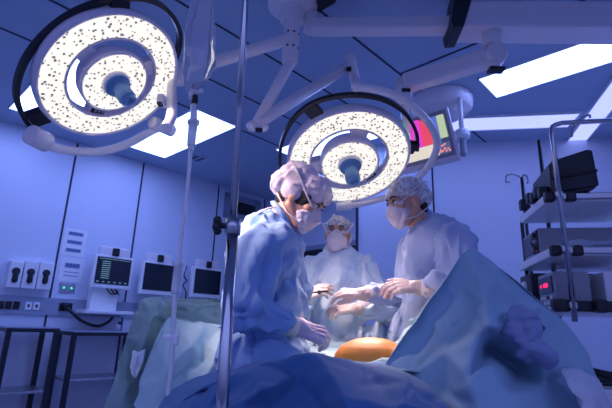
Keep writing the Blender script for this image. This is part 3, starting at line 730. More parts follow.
mb = MB(); mb.box(fx - SV * .095 + UZ * .0725, (.008, .09, .125), AX, .003); pn = mb.build('knob_panel', M_dark, t)
for i in range(3):
    for j in range(2): mb = MB(); mb.lathe([(.001, .018), (.011, .016), (.012, 0), (.001, 0)], fx - SV * (.075 + .04 * j) + UZ * (.035 + .038 * i) - SU * .004, -SU, 12); mb.build('knob', M_black if (i + j) % 2 else M_grey, pn)
mb = MB(); mb.ell(fx - SV * .11 + UZ * .03 - SU * .006, .007); mb.build('red_light', M_red, pn)
t = thing('clear_packet', 'flat clear packet lying on the middle shelf in front of the knobbed monitor', 'packet', sp(.36, .11, z))
mb = MB(); mb.ell(sp(.38, .11, z + .022), (.33, .09, .022), AX, 24, 10); me = blob_mesh(mb, .008, 1); crease(me, 40, .010, .02, .08, 4); link('sleeve', me, sheer(mat('packet_film', (.55, .65, .8), .25), .75), t)
z = 1.126
t, c = left_device('dial_device', 'dark device with a pale round dial on the lower shelf of the rack', 'device', -.02, .32, .40, .22, .19, z, M_dark)
fx = c - SU * .202; mb = MB(); mb.lathe([(.001, .02), (.03, .016), (.034, 0), (.001, 0)], fx + UZ * .12, -SU, 20); mb.build('dial', M_white, t)
for i in range(5): mb = MB(); mb.box(fx + SV * (-.08 + .04 * i) + UZ * .045, (.008, .024, .02), AX, .003); mb.build('button', M_grey, t)
t, c = left_device('readout_device', 'grey device with glowing red digits on the lower shelf of the rack', 'device', .0, .02, .16, .24, .165, z, M_grey)
fx = c - SU * .082; mb = MB(); mb.box(fx + UZ * .105, (.008, .21, .08), AX, .003); pn = mb.build('display', M_glassdark, t)
segs = {'1': 'bc', '8': 'abcdefg', '2': 'abged'}
def digit(q, ch, h):
    mb = MB(); S = dict(a=(0, h, 1), b=(h / 4, h * .75, 0), c=(h / 4, h * .25, 0), d=(0, 0, 1), e=(-h / 4, h * .25, 0), f=(-h / 4, h * .75, 0), g=(0, h / 2, 1))
    for k in segs[ch]:
        x, y, hz = S[k]; mb.box(q - SV * x + UZ * y, (.004, h * .42 if hz else h * .12, h * .12 if hz else h * .4), AX)
    mb.build('digit', M_red, pn)
for k, ch in enumerate('1128'): digit(fx - SU * .006 + SV * (.06 - .026 * k - .02 * (k > 0)) + UZ * .095, ch, .018)
for i in range(2):
    for j in range(4): mb = MB(); mb.box(fx + SV * (.08 - .05 * j) + UZ * (.018 + .026 * i), (.008, .03, .016), AX, .003); mb.build('button', M_white if (i + j) % 3 else M_black, t)
t, c = left_device('white_case_device', 'white boxy device on the lower shelf beside the red digits', 'device', .22, .02, .58, .30, .165, z, M_white)
mb = MB(); mb.box(c - SV * .152 + UZ * .13, (.5, .008, .03), AX, .003); mb.build('front_band', M_frame, t)
zc = .765
t = thing('cable_bundle', 'loops of black cable lying on the drawer unit of the rack', 'cable', sp(.3, .2, zc))
mb = MB()
for k in range(3):
    pts = [sp(.12 + .1 * k + .16 * math.cos(a) * (1 + .1 * k), .2 + .10 * math.sin(a), zc + .012 + .016 * k + .02 * (1 + math.sin(2 * a + k))) for a in [i * .52 for i in range(13)]]
    mb.tube(bez(pts, 4), .011, 8)
mb.tube(bez([sp(.02, .0, 1.0), sp(.08, .02, .84), sp(.2, .05, .80), sp(.3, .08, .88), sp(.42, .05, .82), sp(.6, .05, .80)], 6), .011, 8)
mb.build('coil', M_black, t)

# ------------------------------------------------------------------ drip and pole in front
by = 1.40
bc = at(202, 40, by)
t = thing('fluid_bag', 'clear hanging fluid bag with its drip chamber and line beside the large light', 'drip bag', V(bc.x, by, 2.3))
prof = [(.004, at(190, 93, by)), (.020, at(191, 89, by)), (.050, at(196, 76, by)), (.056, at(199, 62, by)), (.057, at(200, 45, by)), (.056, at(200, 30, by)), (.047, at(201, 12, by)), (.036, at(201, -4, by)), (.038, at(201, -20, by)), (.034, at(201, -32, by)), (.01, at(201, -40, by))]
mb = MB(); n = 36; vs = []; pr = catmull([V(r, p.z, p.x) for r, p in prof], 4)
for r, zz, xx in pr:
    for k in range(n):
        a = 2 * math.pi * k / n; vs.append(V(xx + math.cos(a) * r, by + math.sin(a) * r * .42, zz))
fs = [[i * n + k, i * n + (k + 1) % n, (i + 1) * n + (k + 1) % n, (i + 1) * n + k] for i in range(len(pr) - 1) for k in range(n)] + [list(range(n))[::-1], [(len(pr) - 1) * n + k for k in range(n)]]
mb._add(vs, fs, True); me = mb.mesh('pouch'); crease(me, 16, .006, .012, .07, 5, dirs=[np.array([0, 0, 1.])]); link('pouch', me, M_bag, t)
tp = at(201, -40, by)
mb = MB(); mb.tube([tp, V(tp.x, by, ZC)], .004, 8); mb.build('hanger_rod', M_chrome, t)
def pz(px, py): return at(px, py, by)
mb = MB(); mb.tube([pz(190, 92), pz(198, 92), pz(203, 90)], .008, 10); mb.tube([pz(192, 90), pz(191, 100)], .010, 12); mb.build('port', M_tube, t)
mb = MB(); mb.tube([pz(195, 96), pz(195, 100), pz(194.5, 104)], .011, 14); mb.build('spike_cap', M_black, t)
mb = MB(); mb.box(pz(194, 107), (.02, .016, .01), None, .003); mb.build('red_clip', glow('red_clip', (.5, .01, .03), .0) if False else mat('red_clip', (.55, .02, .05), .4), t)
mb = MB(); mb.tube([pz(194, 105), pz(193.5, 121)], .012, 16); mb.tube([pz(193.6, 121), pz(193.4, 124)], .021, 18); mb.tube([pz(193, 124), pz(191, 146)], [.016, .014], 18); mb.tube([pz(191, 146), pz(190.5, 151)], .011, 14); mb.build('drip_chamber', M_tube, t)
mb = MB(); mb.tube(bez([pz(190.5, 150), pz(189, 170), pz(187, 190), pz(184.5, 215), pz(181, 240), pz(178.5, 264)], 6), [.0065] * 31, 10); mb.build('line', M_tube, t)
mb = MB(); mb.tube([pz(178, 262), pz(178, 266), pz(178, 267), pz(175.5, 290), pz(175, 294)], [.018, .018, .013, .014, .010], 16); mb.build('lower_chamber', M_tube, t)
mb = MB(); mb.tube(bez([pz(175, 293), pz(174, 310), pz(173, 330), pz(172, 352), pz(171, 372), pz(169, 388), pz(168, 396)], 6), .008, 10); mb.build('lower_line', M_tube, t)
mb = MB(); mb.box(pz(168, 337), (.03, .02, .014), None, .004); mb.box(pz(176, 340), (.016, .018, .03), None, .004); mb.build('line_clamp', M_white, t)

py0 = 1.0
pt, pc, pb = at(246, -8, py0), at(233, 226, py0), at(222, 408, py0)
t = thing('drip_pole', 'chrome drip pole with a black clamp knob standing in the foreground', 'pole', V(pb.x - .01, py0, 0))
base = V(pb.x - .012, py0, 0)
mb = MB(); mb.tube([pc - UZ * .02, pt, pt + (pt - pc) * .25], .0085, 16); mb.build('upper_tube', M_chrome, t)
mb = MB(); mb.tube([base + UZ * .03, pb, pc], .0135, 18); mb.build('lower_tube', M_chrome, t)
mb = MB(); mb.tube([pc - UZ * .02, pc + UZ * .016], .0185, 20); cl = mb.build('clamp', M_steel, t)
mb = MB(); mb.tube([pc - V(.01, 0, .0), pc - V(.035, 0, 0)], .007, 10)
for k in range(4):
    a = k * math.pi / 2 + .5; mb.ell(pc - V(.036, 0, 0) + V(0, math.cos(a), math.sin(a)) * .012, (.010, .011, .011))
mb.ell(pc - V(.036, 0, 0), (.012, .014, .014)); mb.build('clamp_knob', M_black, cl)
mb = MB(); mb.lathe([(.001, .0), (.16, .0), (.16, .012), (.03, .035), (.001, .035)], base, UZ, 32); mb.build('base', M_frame, t)

# ------------------------------------------------------------------ people
def frame_of(fwd, up=V(0, 0, 1), roll=0.0):
    f = Vector(fwd).normalized(); r = f.cross(up).normalized(); u = r.cross(f)
    if roll: r, u = r * math.cos(roll) + u * math.sin(roll), u * math.cos(roll) - r * math.sin(roll)
    return r, f, u                                          # right of the person, forward, up
def hand_shapes(mb, wrist, fwd, back, side, curl, thumb=(.5, .4), scale=1.0, fat=0.0, spread=.05):
    """wrist point, forward (to knuckles), back-of-hand normal; side=+1: thumb on fwd x back side; curl: per finger total bend"""
    f = Vector(fwd).normalized(); b = (Vector(back) - f * Vector(back).dot(f)).normalized(); s = f.cross(b) * side; k = scale
    L = (.074, .080, .075, .058); X = (.030, .010, -.011, -.030); KN = (.088, .092, .088, .080)
    mb.caps(wrist - f * .03 * k, wrist + f * .01 * k, .027 * k + fat, .027 * k + fat)
    tips = []
    for i in range(4):
        kn = wrist + f * KN[i] * k + s * X[i] * k + b * (.004 - abs(X[i]) * .12) * k
        mb.caps(wrist + f * .012 * k + s * X[i] * .55 * k, kn, .0165 * k + fat, .0125 * k + fat)
        c = curl[i] if hasattr(curl, '__len__') else curl
        d = (f + s * X[i] / .03 * spread).normalized(); nrm = b; p = kn; seg = (.46, .30, .24); bd = (.34, .40, .26); r = (.0098, .0088, .0078, .0066)
        for j in range(3):
            a = c * bd[j]; d, nrm = d * math.cos(a) - nrm * math.sin(a), nrm * math.cos(a) + d * math.sin(a)
            q = p + d * L[i] * seg[j] * k; sc = .86 if i == 3 else 1
            mb.caps(p, q, r[j] * k * sc + fat, r[j + 1] * k * sc + fat, 10); p = q
        tips.append(p)
    t0 = wrist + f * .022 * k + s * .022 * k; d = (f * math.cos(thumb[0]) + s * math.sin(thumb[0]) - b * thumb[1]).normalized()
    p1 = t0 + d * .042 * k; mb.caps(t0, p1, .0165 * k + fat, .0125 * k + fat)
    d2 = (d + f * .35 - s * .25 - b * .15).normalized(); p2 = p1 + d2 * .032 * k; mb.caps(p1, p2, .0115 * k + fat, .0100 * k + fat)
    d3 = (d2 + f * .2 - s * .35).normalized(); mb.caps(p2, p2 + d3 * .026 * k, .0098 * k + fat, .0075 * k + fat)
    return tips
def head_shapes(mb, c, ax, k=1.0):
    r, f, u = ax; P = lambda x, y, z: c + r * x * k + f * y * k + u * z * k; E_ = lambda p, rad: mb.ell(P(*p), [q * k for q in rad], (r, f, u), 20, 14)
    E_((0, -.012, .030), (.076, .096, .086)); E_((0, .028, -.030), (.064, .070, .088)); E_((0, .058, -.098), (.034, .030, .026))
    for s in (-1, 1):
        mb.caps(P(s * .056, .0, -.055), P(s * .026, .062, -.098), .024 * k, .024 * k); E_((s * .040, .068, -.022), (.026, .024, .024))
        E_((s * .077, -.008, -.014), (.010, .020, .033)); mb.caps(P(s * .014, .086, .024), P(s * .046, .074, .024), .012 * k, .009 * k)
    mb.caps(P(0, .090, .008), P(0, .110, -.030), .009 * k, .015 * k)
    for s in (-1, 1): E_((s * .011, .100, -.034), (.010, .011, .008))
    E_((0, .088, -.066), (.026, .014, .007)); E_((0, .086, -.077), (.022, .014, .008))
    return P
def cap_mesh(c, ax, k, shapes, seed, voxel=.006, amp=.006, n=70):
    mb = MB(); r, f, u = ax
    for p, rad in shapes: mb.ell(c + r * p[0] * k + f * p[1] * k + u * p[2] * k, [q * k for q in rad], ax, 22, 16)
    me = blob_mesh(mb, voxel, 6); crease(me, n, amp, .010, .16, seed); return me
def person(label, head_c, look, J, cap_shapes, cap_mat, hands, gown_mat, tall=1.0, hair='side', seed=1, roll=0.0, torso=(.165, .125), neckc=None, sleeve=1.0, skirt=.23, mask_col=None, hk=1.0):
    """J: joints neck, chest, pelvis, and per arm shoulder, elbow, wrist"""
    ax = frame_of(look, roll=roll); r, f, u = ax
    pel = J['pelvis']; t = thing('person', label, 'person', V(pel.x, pel.y, 0), 'gowned people at the operating table')
    bf = J['facing']; br = bf.cross(UZ).normalized()
    tax = (br, bf, UZ)
    # body: one continuous figure
    mb = MB(); P = head_shapes(mb, head_c, ax, hk)
    mb.caps(J['neck'], head_c - u * .05 + f * -.015, .060, .055); mb.caps(J['chest'] + UZ * .1, J['neck'], .085, .06)
    mb.ell(J['chest'], (torso[0] * .9, torso[1] * .85, .20), tax); mb.ell((J['chest'] + pel) / 2, (torso[0] * .8, torso[1] * .8, .2), tax); mb.ell(pel, (torso[0] * .95, torso[1] * .85, .14), tax)
    for s, nm in ((-1, 'l'), (1, 'r')):
        sh, el, wr = J[nm]
        mb.caps(J['neck'] * .4 + J['chest'] * .6 + UZ * .06, sh, .06, .055); mb.caps(sh, el, .052, .042); mb.caps(el, wr, .042, .028)
        hip = pel + br * s * .09 - UZ * .04; kn = V(hip.x, hip.y, .47) + bf * .02; an = V(hip.x, hip.y, .09)
        mb.caps(hip, kn, .085, .058); mb.caps(kn, an, .056, .038); mb.caps(an - UZ * .035 - bf * .02, an - UZ * .045 + bf * .14, .04, .032)
        if nm in hands:
            h = hands[nm]; hand_shapes(mb, wr, h['fwd'], h['back'], h['side'], h['curl'], h.get('thumb', (.5, .4)), .96)
        else:
            fw = (wr - el).normalized(); hand_shapes(mb, wr, fw, UZ, s, .5, scale=.96)
    body = link('body', blob_mesh(mb, .0055, 2), M_skin, t)
    # eyes and brows
    for s in (-1, 1):
        mb = MB(); mb.ell(P(s * .031, .082, .004), .0125 * hk); ey = mb.build('eye', M_eye, t)
        mb = MB(); mb.ell(P(s * .031, .0905, .004), .0062 * hk); mb.build('iris', M_iris, ey)
        mb = MB(); mb.tube(bez([P(s * .014, .098, .026), P(s * .032, .092, .032), P(s * .048, .080, .026)], 5), .0042 * hk, 8); mb.build('eyebrow', M_hair, t)
        mb = MB(); mb.tube(bez([P(s * .017, .0905, .009), P(s * .031, .0955, .014), P(s * .045, .084, .009)], 5), .0026 * hk, 8); mb.build('eyelid', M_hair, t)
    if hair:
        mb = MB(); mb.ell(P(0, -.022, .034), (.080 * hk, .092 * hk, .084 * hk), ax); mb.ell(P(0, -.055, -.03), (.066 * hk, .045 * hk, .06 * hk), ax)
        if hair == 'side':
            for s in (-1, 1): mb.ell(P(s * .060, .018, .004), (.013 * hk, .046 * hk, .044 * hk), ax)  # dark side hair, enlarged over the cheek to stand in for shade there
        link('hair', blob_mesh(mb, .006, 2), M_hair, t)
    # cap
    link('surgical_cap', cap_mesh(head_c, ax, hk, cap_shapes, seed), cap_mat, t)
    # mask with ties
    mb = MB(); mb.ell(P(0, .062, -.055), (.062 * hk, .058 * hk, .062 * hk), ax, 24, 16); mb.caps(P(0, .085, .0), P(0, .112, -.038), .016 * hk, .020 * hk); mb.ell(P(0, .066, -.095), (.046 * hk, .044 * hk, .034 * hk), ax)
    mb.caps(P(-.046, .068, -.012), P(.046, .068, -.012), .016 * hk)
    me = blob_mesh(mb, .005, 5); crease(me, 30, .006, .009, .07, seed + 3, dirs=[np.array(r)]); mk = link('face_mask', me, M_mask, t)
    for s in (-1, 1):
        pts = [P(s * .054, .086, -.012), P(s * .074, .045, .012), P(s * .094, -.005, .045), P(s * .100, -.05, .070), P(s * .072, -.100, .070)]
        mb = MB(); mb.tube(bez(pts, 6), .0042, 8); mb.build('mask_tie', M_mask, mk)
        mb = MB(); mb.tube(bez([P(s * .046, .080, -.09), P(s * .070, .020, -.088), P(s * .074, -.01, -.075), P(s * .068, -.06, -.055), P(s * .03, -.095, -.04)], 6), .0038, 8); mb.build('mask_tie', M_mask, mk)
    # gown
    mb = MB(); nb = J['neck']
    mb.ell(J['chest'] + UZ * .02, (torso[0], torso[1] + .015, .22), tax, 24, 16); mb.ell((J['chest'] + pel) / 2, (torso[0] * .97, torso[1] + .025, .26), tax, 24, 16); mb.ell(pel, (torso[0] * 1.03, torso[1] + .03, .22), tax, 24, 16)
    mb.caps(J['chest'] + UZ * .12, nb - UZ * .025, .09, .064)
    kk = V(pel.x, pel.y, .42)
    for i in range(5):
        a = (i - 2) * .05; mb.caps(pel + br * a * 2 - UZ * .02, kk + br * a * 2.3, torso[1] + .02, skirt * .72)
    for nm in 'lr':
        sh, el, wr = J[nm]; fd = (wr - el).normalized()
        mb.caps(nb * .45 + J['chest'] * .55 + UZ * .04, sh, .080, .076 * sleeve); mb.caps(sh, el, .082 * sleeve, .074 * sleeve); mb.caps(el, wr - fd * .075, .074 * sleeve, .046)
    me = blob_mesh(mb, .009, 5); dec = bpy.data.objects.new('d', me); C.objects.link(dec); md_ = dec.modifiers.new('d', 'DECIMATE'); md_.ratio = 1300 / max(1300, len(me.polygons))
    dg_ = bpy.context.evaluated_depsgraph_get(); dg_.update(); m2 = bpy.data.meshes.new_from_object(dec.evaluated_get(dg_)); bpy.data.objects.remove(dec); me = facets(m2, .0085, 3, 1, seed, .6)
    dirs = [np.array((J['r'][1] - J['r'][0]).normalized()), np.array((J['l'][2] - J['l'][1]).normalized()), np.array([0, 0, 1.]), np.array([.5, .2, .8]), np.array(br)]
    crease(me, 60, .020, .034, .26, seed + 10, dirs=dirs); crease(me, 90, .008, .015, .16, seed + 11, dirs=dirs)
    gw = link('gown', me, gown_mat, t)
    q = head_c - u * .05; d = (q - nb).normalized()
    mb = MB(); mb.lathe([(.074, 0), (.084, .004), (.080, .020), (.068, .026), (.066, .004)], nb + d * .012, d, 28, closed=True, smooth=True); mb.build('neckband', M_cuff if mask_col else gown_mat, gw)
    # cuffs and gloves
    for nm in 'lr':
        sh, el, wr = J[nm]; fd = (wr - el).normalized()
        mb = MB(); mb.tube([wr - fd * .10, wr - fd * .06, wr - fd * .02], [.046, .041, .036], 18); mb.build('cuff', M_cuff, gw)
        if nm in hands:
            h = hands[nm]; mb = MB(); hand_shapes(mb, wr, h['fwd'], h['back'], h['side'], h['curl'], h.get('thumb', (.5, .4)), 1.0, .0008)
            mb.caps(wr - fd * .025, wr, .035, .032); me = blob_mesh(mb, .0030, 2); crease(me, 40, .002, .004, .02, seed + 20)
            link('glove', me, h.get('mat', M_glove), t)
    for s in (-1, 1):
        hip = pel + br * s * .09; mb = MB(); mb.caps(V(hip.x, hip.y, .05) - bf * .03, V(hip.x, hip.y, .045) + bf * .15, .05, .042); mb.caps(V(hip.x, hip.y, .06), V(hip.x, hip.y, .5), .055, .085)
        me = blob_mesh(mb, .012, 2); link('trouser_leg', me, M_trous, t)
    return t, P

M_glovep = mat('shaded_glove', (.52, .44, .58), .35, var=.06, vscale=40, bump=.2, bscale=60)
# left: profile, facing right and down over the table
lf = V(.97, .16, 0).normalized()
hc = at(301.5, 198.5, 1.90)
J = dict(neck=at(278, 219, 1.91), chest=at(264, 264, 1.93), pelvis=at(262, 352, 1.97), facing=lf,
         r=(at(261, 250, 1.70), at(249, 312, 1.60), at(301, 329, 1.68)), l=(at(284, 246, 2.08), at(292, 305, 2.14), at(296, 322, 1.98)))
nape = [at(280, 207, 1.84), at(269, 208, 1.83), at(257, 214, 1.83)]
dn = (at(330, 338, 1.71) - J['r'][2]).normalized()
lt, _ = person('person in blue gown and puffy cap, in profile, leaning over the table from the left', hc, V(.84, -.24, -.62), J,
       [((0, -.050, .052), (.098, .100, .084)), ((0, .030, .058), (.090, .076, .064)), ((0, -.095, .012), (.086, .062, .064)), ((0, -.030, -.004), (.095, .074, .050))], M_cap,
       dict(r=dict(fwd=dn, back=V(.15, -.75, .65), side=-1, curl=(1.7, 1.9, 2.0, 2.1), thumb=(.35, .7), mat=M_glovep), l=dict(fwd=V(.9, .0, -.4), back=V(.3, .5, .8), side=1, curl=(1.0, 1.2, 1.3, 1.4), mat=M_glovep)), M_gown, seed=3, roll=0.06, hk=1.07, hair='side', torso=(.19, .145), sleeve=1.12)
mb = MB(); mb.tube(nape, .0045, 8); tie = mb.build('gown_tie', M_cuff, lt)
# right: facing left, leaning over the table
rf = V(-.95, -.30, 0).normalized()
hc = at(407, 202, 2.20)
J = dict(neck=at(424, 229, 2.22), chest=at(436, 262, 2.23), pelvis=at(440, 345, 2.26), facing=rf,
         l=(at(456, 244, 2.04), at(462, 292, 1.92), at(416, 287, 1.96)), r=(at(416, 246, 2.40), at(412, 296, 2.42), at(360, 294, 2.26)))
person('person in pale gown and netted cap facing left, gloved hands raised beside the tent drape', hc, V(-.93, -.28, -.26), J,
       [((0, -.016, .048), (.086, .104, .078)), ((0, -.060, .015), (.088, .066, .062)), ((0, .030, .050), (.080, .062, .040))], M_capn,
       dict(l=dict(fwd=V(-1, -.05, -.02), back=V(.0, -.62, .75), side=1, curl=(1.0, 1.2, 1.35, 1.5), thumb=(.6, .0)), r=dict(fwd=V(-1, -.08, .02), back=V(-.1, -.5, .85), side=-1, curl=(1.1, 1.3, 1.6, 1.8), thumb=(.35, .5))),
       M_gownv, seed=7, hk=1.04, torso=(.20, .155), hair=True, sleeve=1.1)
# middle: facing the camera behind the table
mf = V(-.05, -1, 0).normalized()
hc = at(337.5, 233, 2.65)
J = dict(neck=at(338, 251, 2.66), chest=at(338, 284, 2.68), pelvis=at(339, 345, 2.70), facing=mf,
         r=(at(313, 270, 2.66), at(301, 306, 2.60), at(305, 296, 2.38)), l=(at(366, 271, 2.66), at(384, 308, 2.58), at(354, 309, 2.42)))
person('person behind the table, facing forward in white mask and pale netted cap', hc, V(-.16, -.98, -.06), J,
       [((0, -.016, .042), (.082, .096, .074)), ((0, -.070, -.01), (.080, .050, .058)), ((-.03, -.055, -.03), (.062, .05, .05))], M_capn,
       dict(r=dict(fwd=V(.85, -.2, .35), back=V(-.3, -.7, .6), side=-1, curl=(.9, 1.2, 1.4, 1.6), thumb=(.4, .4)), l=dict(fwd=V(-1, -.1, -.05), back=V(0, -.6, .8), side=1, curl=(1.2, 1.4, 1.6, 1.7), thumb=(.35, .5))),
       M_gownl, seed=12, torso=(.165, .125), hair=True, mask_col=1, hk=.93)
q = at(319, 292, 2.32)
t = thing('small_instrument', 'small dark instrument passed between gloved hands in the middle', 'instrument', q)
mb = MB(); mb.tube([q - V(.035, 0, .004), q + V(.0, 0, 0), q + V(.05, -.01, .008)], [.004, .006, .004], 10); mb.build('shaft', M_frame, t)
mb = MB(); mb.ell(q, (.012, .010, .010)); mb.build('hub', M_dark, t)

# ------------------------------------------------------------------ patient, table and drapes
pc_ = at(363, 348, 1.92)
t = thing('person', 'patient lying under drapes with an orange-brown painted belly showing', 'person', V(.27, 1.8, .76))
mb = MB(); bx = pc_.x
pd = V(.96, -.28, 0).normalized(); pq = V(.28, .96, 0).normalized(); q = at(368, 349, 1.88); PC = V(q.x, 1.88, 0)
pp_ = lambda a, b, z: PC + pd * a + pq * b + UZ * z
mb.ell(pp_(.02, 0, .862), (.165, .12, .098), (pd, pq, UZ)); mb.ell(pp_(.22, 0, .86), (.20, .13, .09), (pd, pq, UZ))
mb.caps(pp_(.32, 0, .85), pp_(.46, 0, .87), .065, .05); mb.ell(pp_(.54, 0, .88), (.09, .07, .085), (pd, pq, UZ))
me = blob_mesh(mb, .01, 3); link('body', me, M_iodine, t)
t = thing('operating_table', 'operating table under the patient, hidden by drapes', 'table', V(.27, 1.8, 0))
mb = MB(); mb.box((.27, 1.75, .69), (.42, 1.1, .07), None, .02); mb.build('tabletop', M_black, t)
mb = MB(); mb.box((.27, 1.85, .36), (.24, .34, .62), None, .03); mb.build('pedestal', M_steel, t)
mb = MB(); mb.box((.27, 1.8, .03), (.3, .7, .06), None, .02); mb.build('base', M_frame, t)

def drape(name, label, rows, m, cr, nu=12, nv=12, seed=1, group=None, cat='drape', lines=(), coarse=None, apex=None):
    me = patch(rows, *(coarse[:2] if coarse else (nu, nv)))
    if coarse: facets(me, coarse[2], coarse[3], coarse[4], seed + len(name), .25, apex)
    flip = 1 if sum(p.normal.dot(V(0, -1, .4)) for p in me.polygons) > 0 else -1
    if lines:
        co = get_co(me) - np.array((0, 0, EYE))
        def snap(a):
            d = np.array(ray(a[0], a[1]).normalized()); t = co @ d; e = np.linalg.norm(co - t[:, None] * d, axis=1); near = np.where(e < e.min() + .012)[0]
            return Vector(co[near[np.argmin(t[near])]]) + V(0, 0, EYE)
        fold(me, [(snap(a), snap(b), h * flip, wd) for a, b, h, wd in lines])
    for (n, amp, wd, ln, sd) in cr: crease(me, n, amp, wd, ln, sd)
    solid(me, .003); o = link(name, me, m, None, tuple(Vector(rows[-1][len(rows[-1]) // 2])))
    return tag(o, label, cat, group)
A_ = at
# cloth around the opening on the table
rows = [[V(x, y, z + .006 * math.sin(9 * x + 5 * y) - max(0, min(1, (2.15 - y) / .3)) * .035) for x, z in ((-.07, .62), (-.03, .86), (.02, .90), (.12, .905), (.26, .91), (.40, .905), (.52, .88), (.56, .64))] for y in (2.46, 2.25, 2.05, 1.85, 1.65, 1.45)]
drape('table_drape', 'pale teal drape lying flat on the table beside the orange belly', rows, M_pale, [(30, .006, .02, .10, 4)])
rows = [[A_(410, 322, 2.05), A_(402, 336, 1.98), A_(392, 345, 1.90), A_(380, 356, 1.80), A_(368, 368, 1.72), A_(360, 380, 1.6)],
        [A_(420, 318, 1.95), A_(414, 332, 1.90), A_(402, 346, 1.82), A_(394, 360, 1.74), A_(388, 375, 1.66), A_(380, 392, 1.55)],
        [A_(440, 310, 1.85), A_(432, 332, 1.80), A_(425, 350, 1.75), A_(415, 365, 1.68), A_(408, 385, 1.60), A_(400, 400, 1.5)],
        [A_(470, 310, 1.75), A_(465, 335, 1.72), A_(455, 355, 1.68), A_(445, 375, 1.62), A_(440, 395, 1.55), A_(435, 415, 1.45)]]
drape('gathered_drape', 'pale teal drape gathered in folds at the right edge of the orange belly', rows, M_pale, [(40, .016, .025, .12, 8), (40, .007, .012, .06, 9)])
from mathutils.geometry import delaunay_2d_cdt
def creased_drape(name, label, P, E, m, back=(), cuts=6, soft=3, cr=(), jit=.003, seed=1, closed=True):
    """stiff cloth: a net of corner points joined by straight creases, softened only along the creases; back = (corner, point behind it)"""
    v2, _e, fc, *_r = delaunay_2d_cdt([Vector((p[0], p[1])) for p in P], E, [], 0, 1e-4)
    g = np.random.default_rng(seed); W = []
    for k, v in enumerate(v2):
        if k < len(P): W.append(at(*P[k]))
        else:
            q = min(P, key=lambda p: (p[0] - v.x) ** 2 + (p[1] - v.y) ** 2); W.append(at(v.x, v.y, q[2]))
    F = [list(f) for f in fc]
    if back:
        ids = []
        for k, q in back: ids.append(len(W)); W.append(Vector(q))
        for a in range(len(back) - 1): F.append([back[a][0], back[a + 1][0], ids[a + 1], ids[a]])
    bm = bmesh.new(); vs = [bm.verts.new(p) for p in W]
    for f in F:
        try: bm.faces.new([vs[k] for k in f])
        except ValueError: pass
    bmesh.ops.recalc_face_normals(bm, faces=bm.faces[:]); bmesh.ops.triangulate(bm, faces=bm.faces[:])
    bmesh.ops.subdivide_edges(bm, edges=bm.edges[:], cuts=2, use_grid_fill=True)
    for v in bm.verts: v.co += v.normal * g.normal() * jit
    bmesh.ops.triangulate(bm, faces=bm.faces[:])
    bmesh.ops.subdivide_edges(bm, edges=bm.edges[:], cuts=max(1, cuts // 2), use_grid_fill=True)
    for _ in range(soft): bmesh.ops.smooth_vert(bm, verts=bm.verts[:], factor=.5, use_axis_x=True, use_axis_y=True, use_axis_z=True)
    me = bpy.data.meshes.new(name); bm.to_mesh(me); bm.free()
    if sum(p.normal.dot(V(0, -1, .4)) * p.area for p in me.polygons) < 0: me.flip_normals()
    for c in cr: crease(me, *c)
    solid(me, -.003); q = W[0]
    return tag(link(name, me, m, None, q), label, 'drape')
# tall tent of cloth at the right
T_ = dict(a=(467, 247, 1.53), b=(488, 258, 1.57), c=(528, 291, 1.66), d=(566, 322, 1.68), e=(588, 352, 1.64), f=(604, 392, 1.58), g=(614, 440, 1.5),
    h=(441, 287, 1.57), i=(415, 324, 1.57), j=(396, 350, 1.56), k=(378, 376, 1.53), l=(366, 420, 1.52), m=(461, 285, 1.53), n=(440, 322, 1.535), o=(420, 352, 1.54), p=(410, 375, 1.47), q=(446, 352, 1.40), r=(478, 338, 1.33),
    s=(485, 300, 1.40), t=(509, 306, 1.50), u=(489, 325, 1.29), v=(490, 350, 1.56), w=(479, 274, 1.49), x=(506, 330, 1.37), y=(545, 361, 1.33), z=(518, 372, 1.55), A=(493, 364, 1.29), B=(535, 338, 1.57), C=(558, 346, 1.61),
    D=(440, 386, 1.40), E=(468, 378, 1.26), F=(478, 408, 1.24), G=(508, 394, 1.27), H=(546, 384, 1.38), I=(540, 420, 1.24), J=(574, 372, 1.53), K=(580, 410, 1.42), L=(430, 412, 1.37), M=(400, 420, 1.45),
    N=(366, 500, 1.5), O=(420, 520, 1.3), P=(478, 540, 1.18), Q=(540, 540, 1.16), R=(590, 520, 1.35), S=(622, 500, 1.45), aa=(452, 300, 1.54), bb=(470, 312, 1.47), cc=(522, 300, 1.58), dd=(540, 306, 1.60), ee=(497, 278, 1.51), ff=(456, 330, 1.50), gg=(520, 318, 1.52))
kk_ = list(T_); ix = {k: n for n, k in enumerate(kk_)}
cre = 'am mn no ah aw ws su st tu ur rq qp rv vA uv ux xy yz zA AE rE EF AG Gz yH qD DL ff-q m-bb bb-s w-ee ee-t t-gg gg-B B-C y-J yC cc-dd dd-d ee-cc bb-ff ff-r GI HI'.split()
edges = []
for c in cre:
    a_, b_ = c.split('-') if '-' in c else (c[0], c[1]); edges.append((ix[a_], ix[b_]))
bk = [(ix['a'], at(470, 249, 1.62)), (ix['b'], at(489, 260, 1.80)), (ix['c'], at(527, 295, 1.88)), (ix['d'], at(562, 327, 1.90)), (ix['e'], at(582, 356, 1.88)), (ix['f'], at(598, 394, 1.84)), (ix['g'], at(608, 436, 1.78))]
creased_drape('tent_drape', 'tall teal drape hung like a tent, with its peak in front of the right-hand person', [T_[k] for k in kk_], edges, M_drape, bk, seed=5, cr=[(14, .006, .02, .2, 21)])
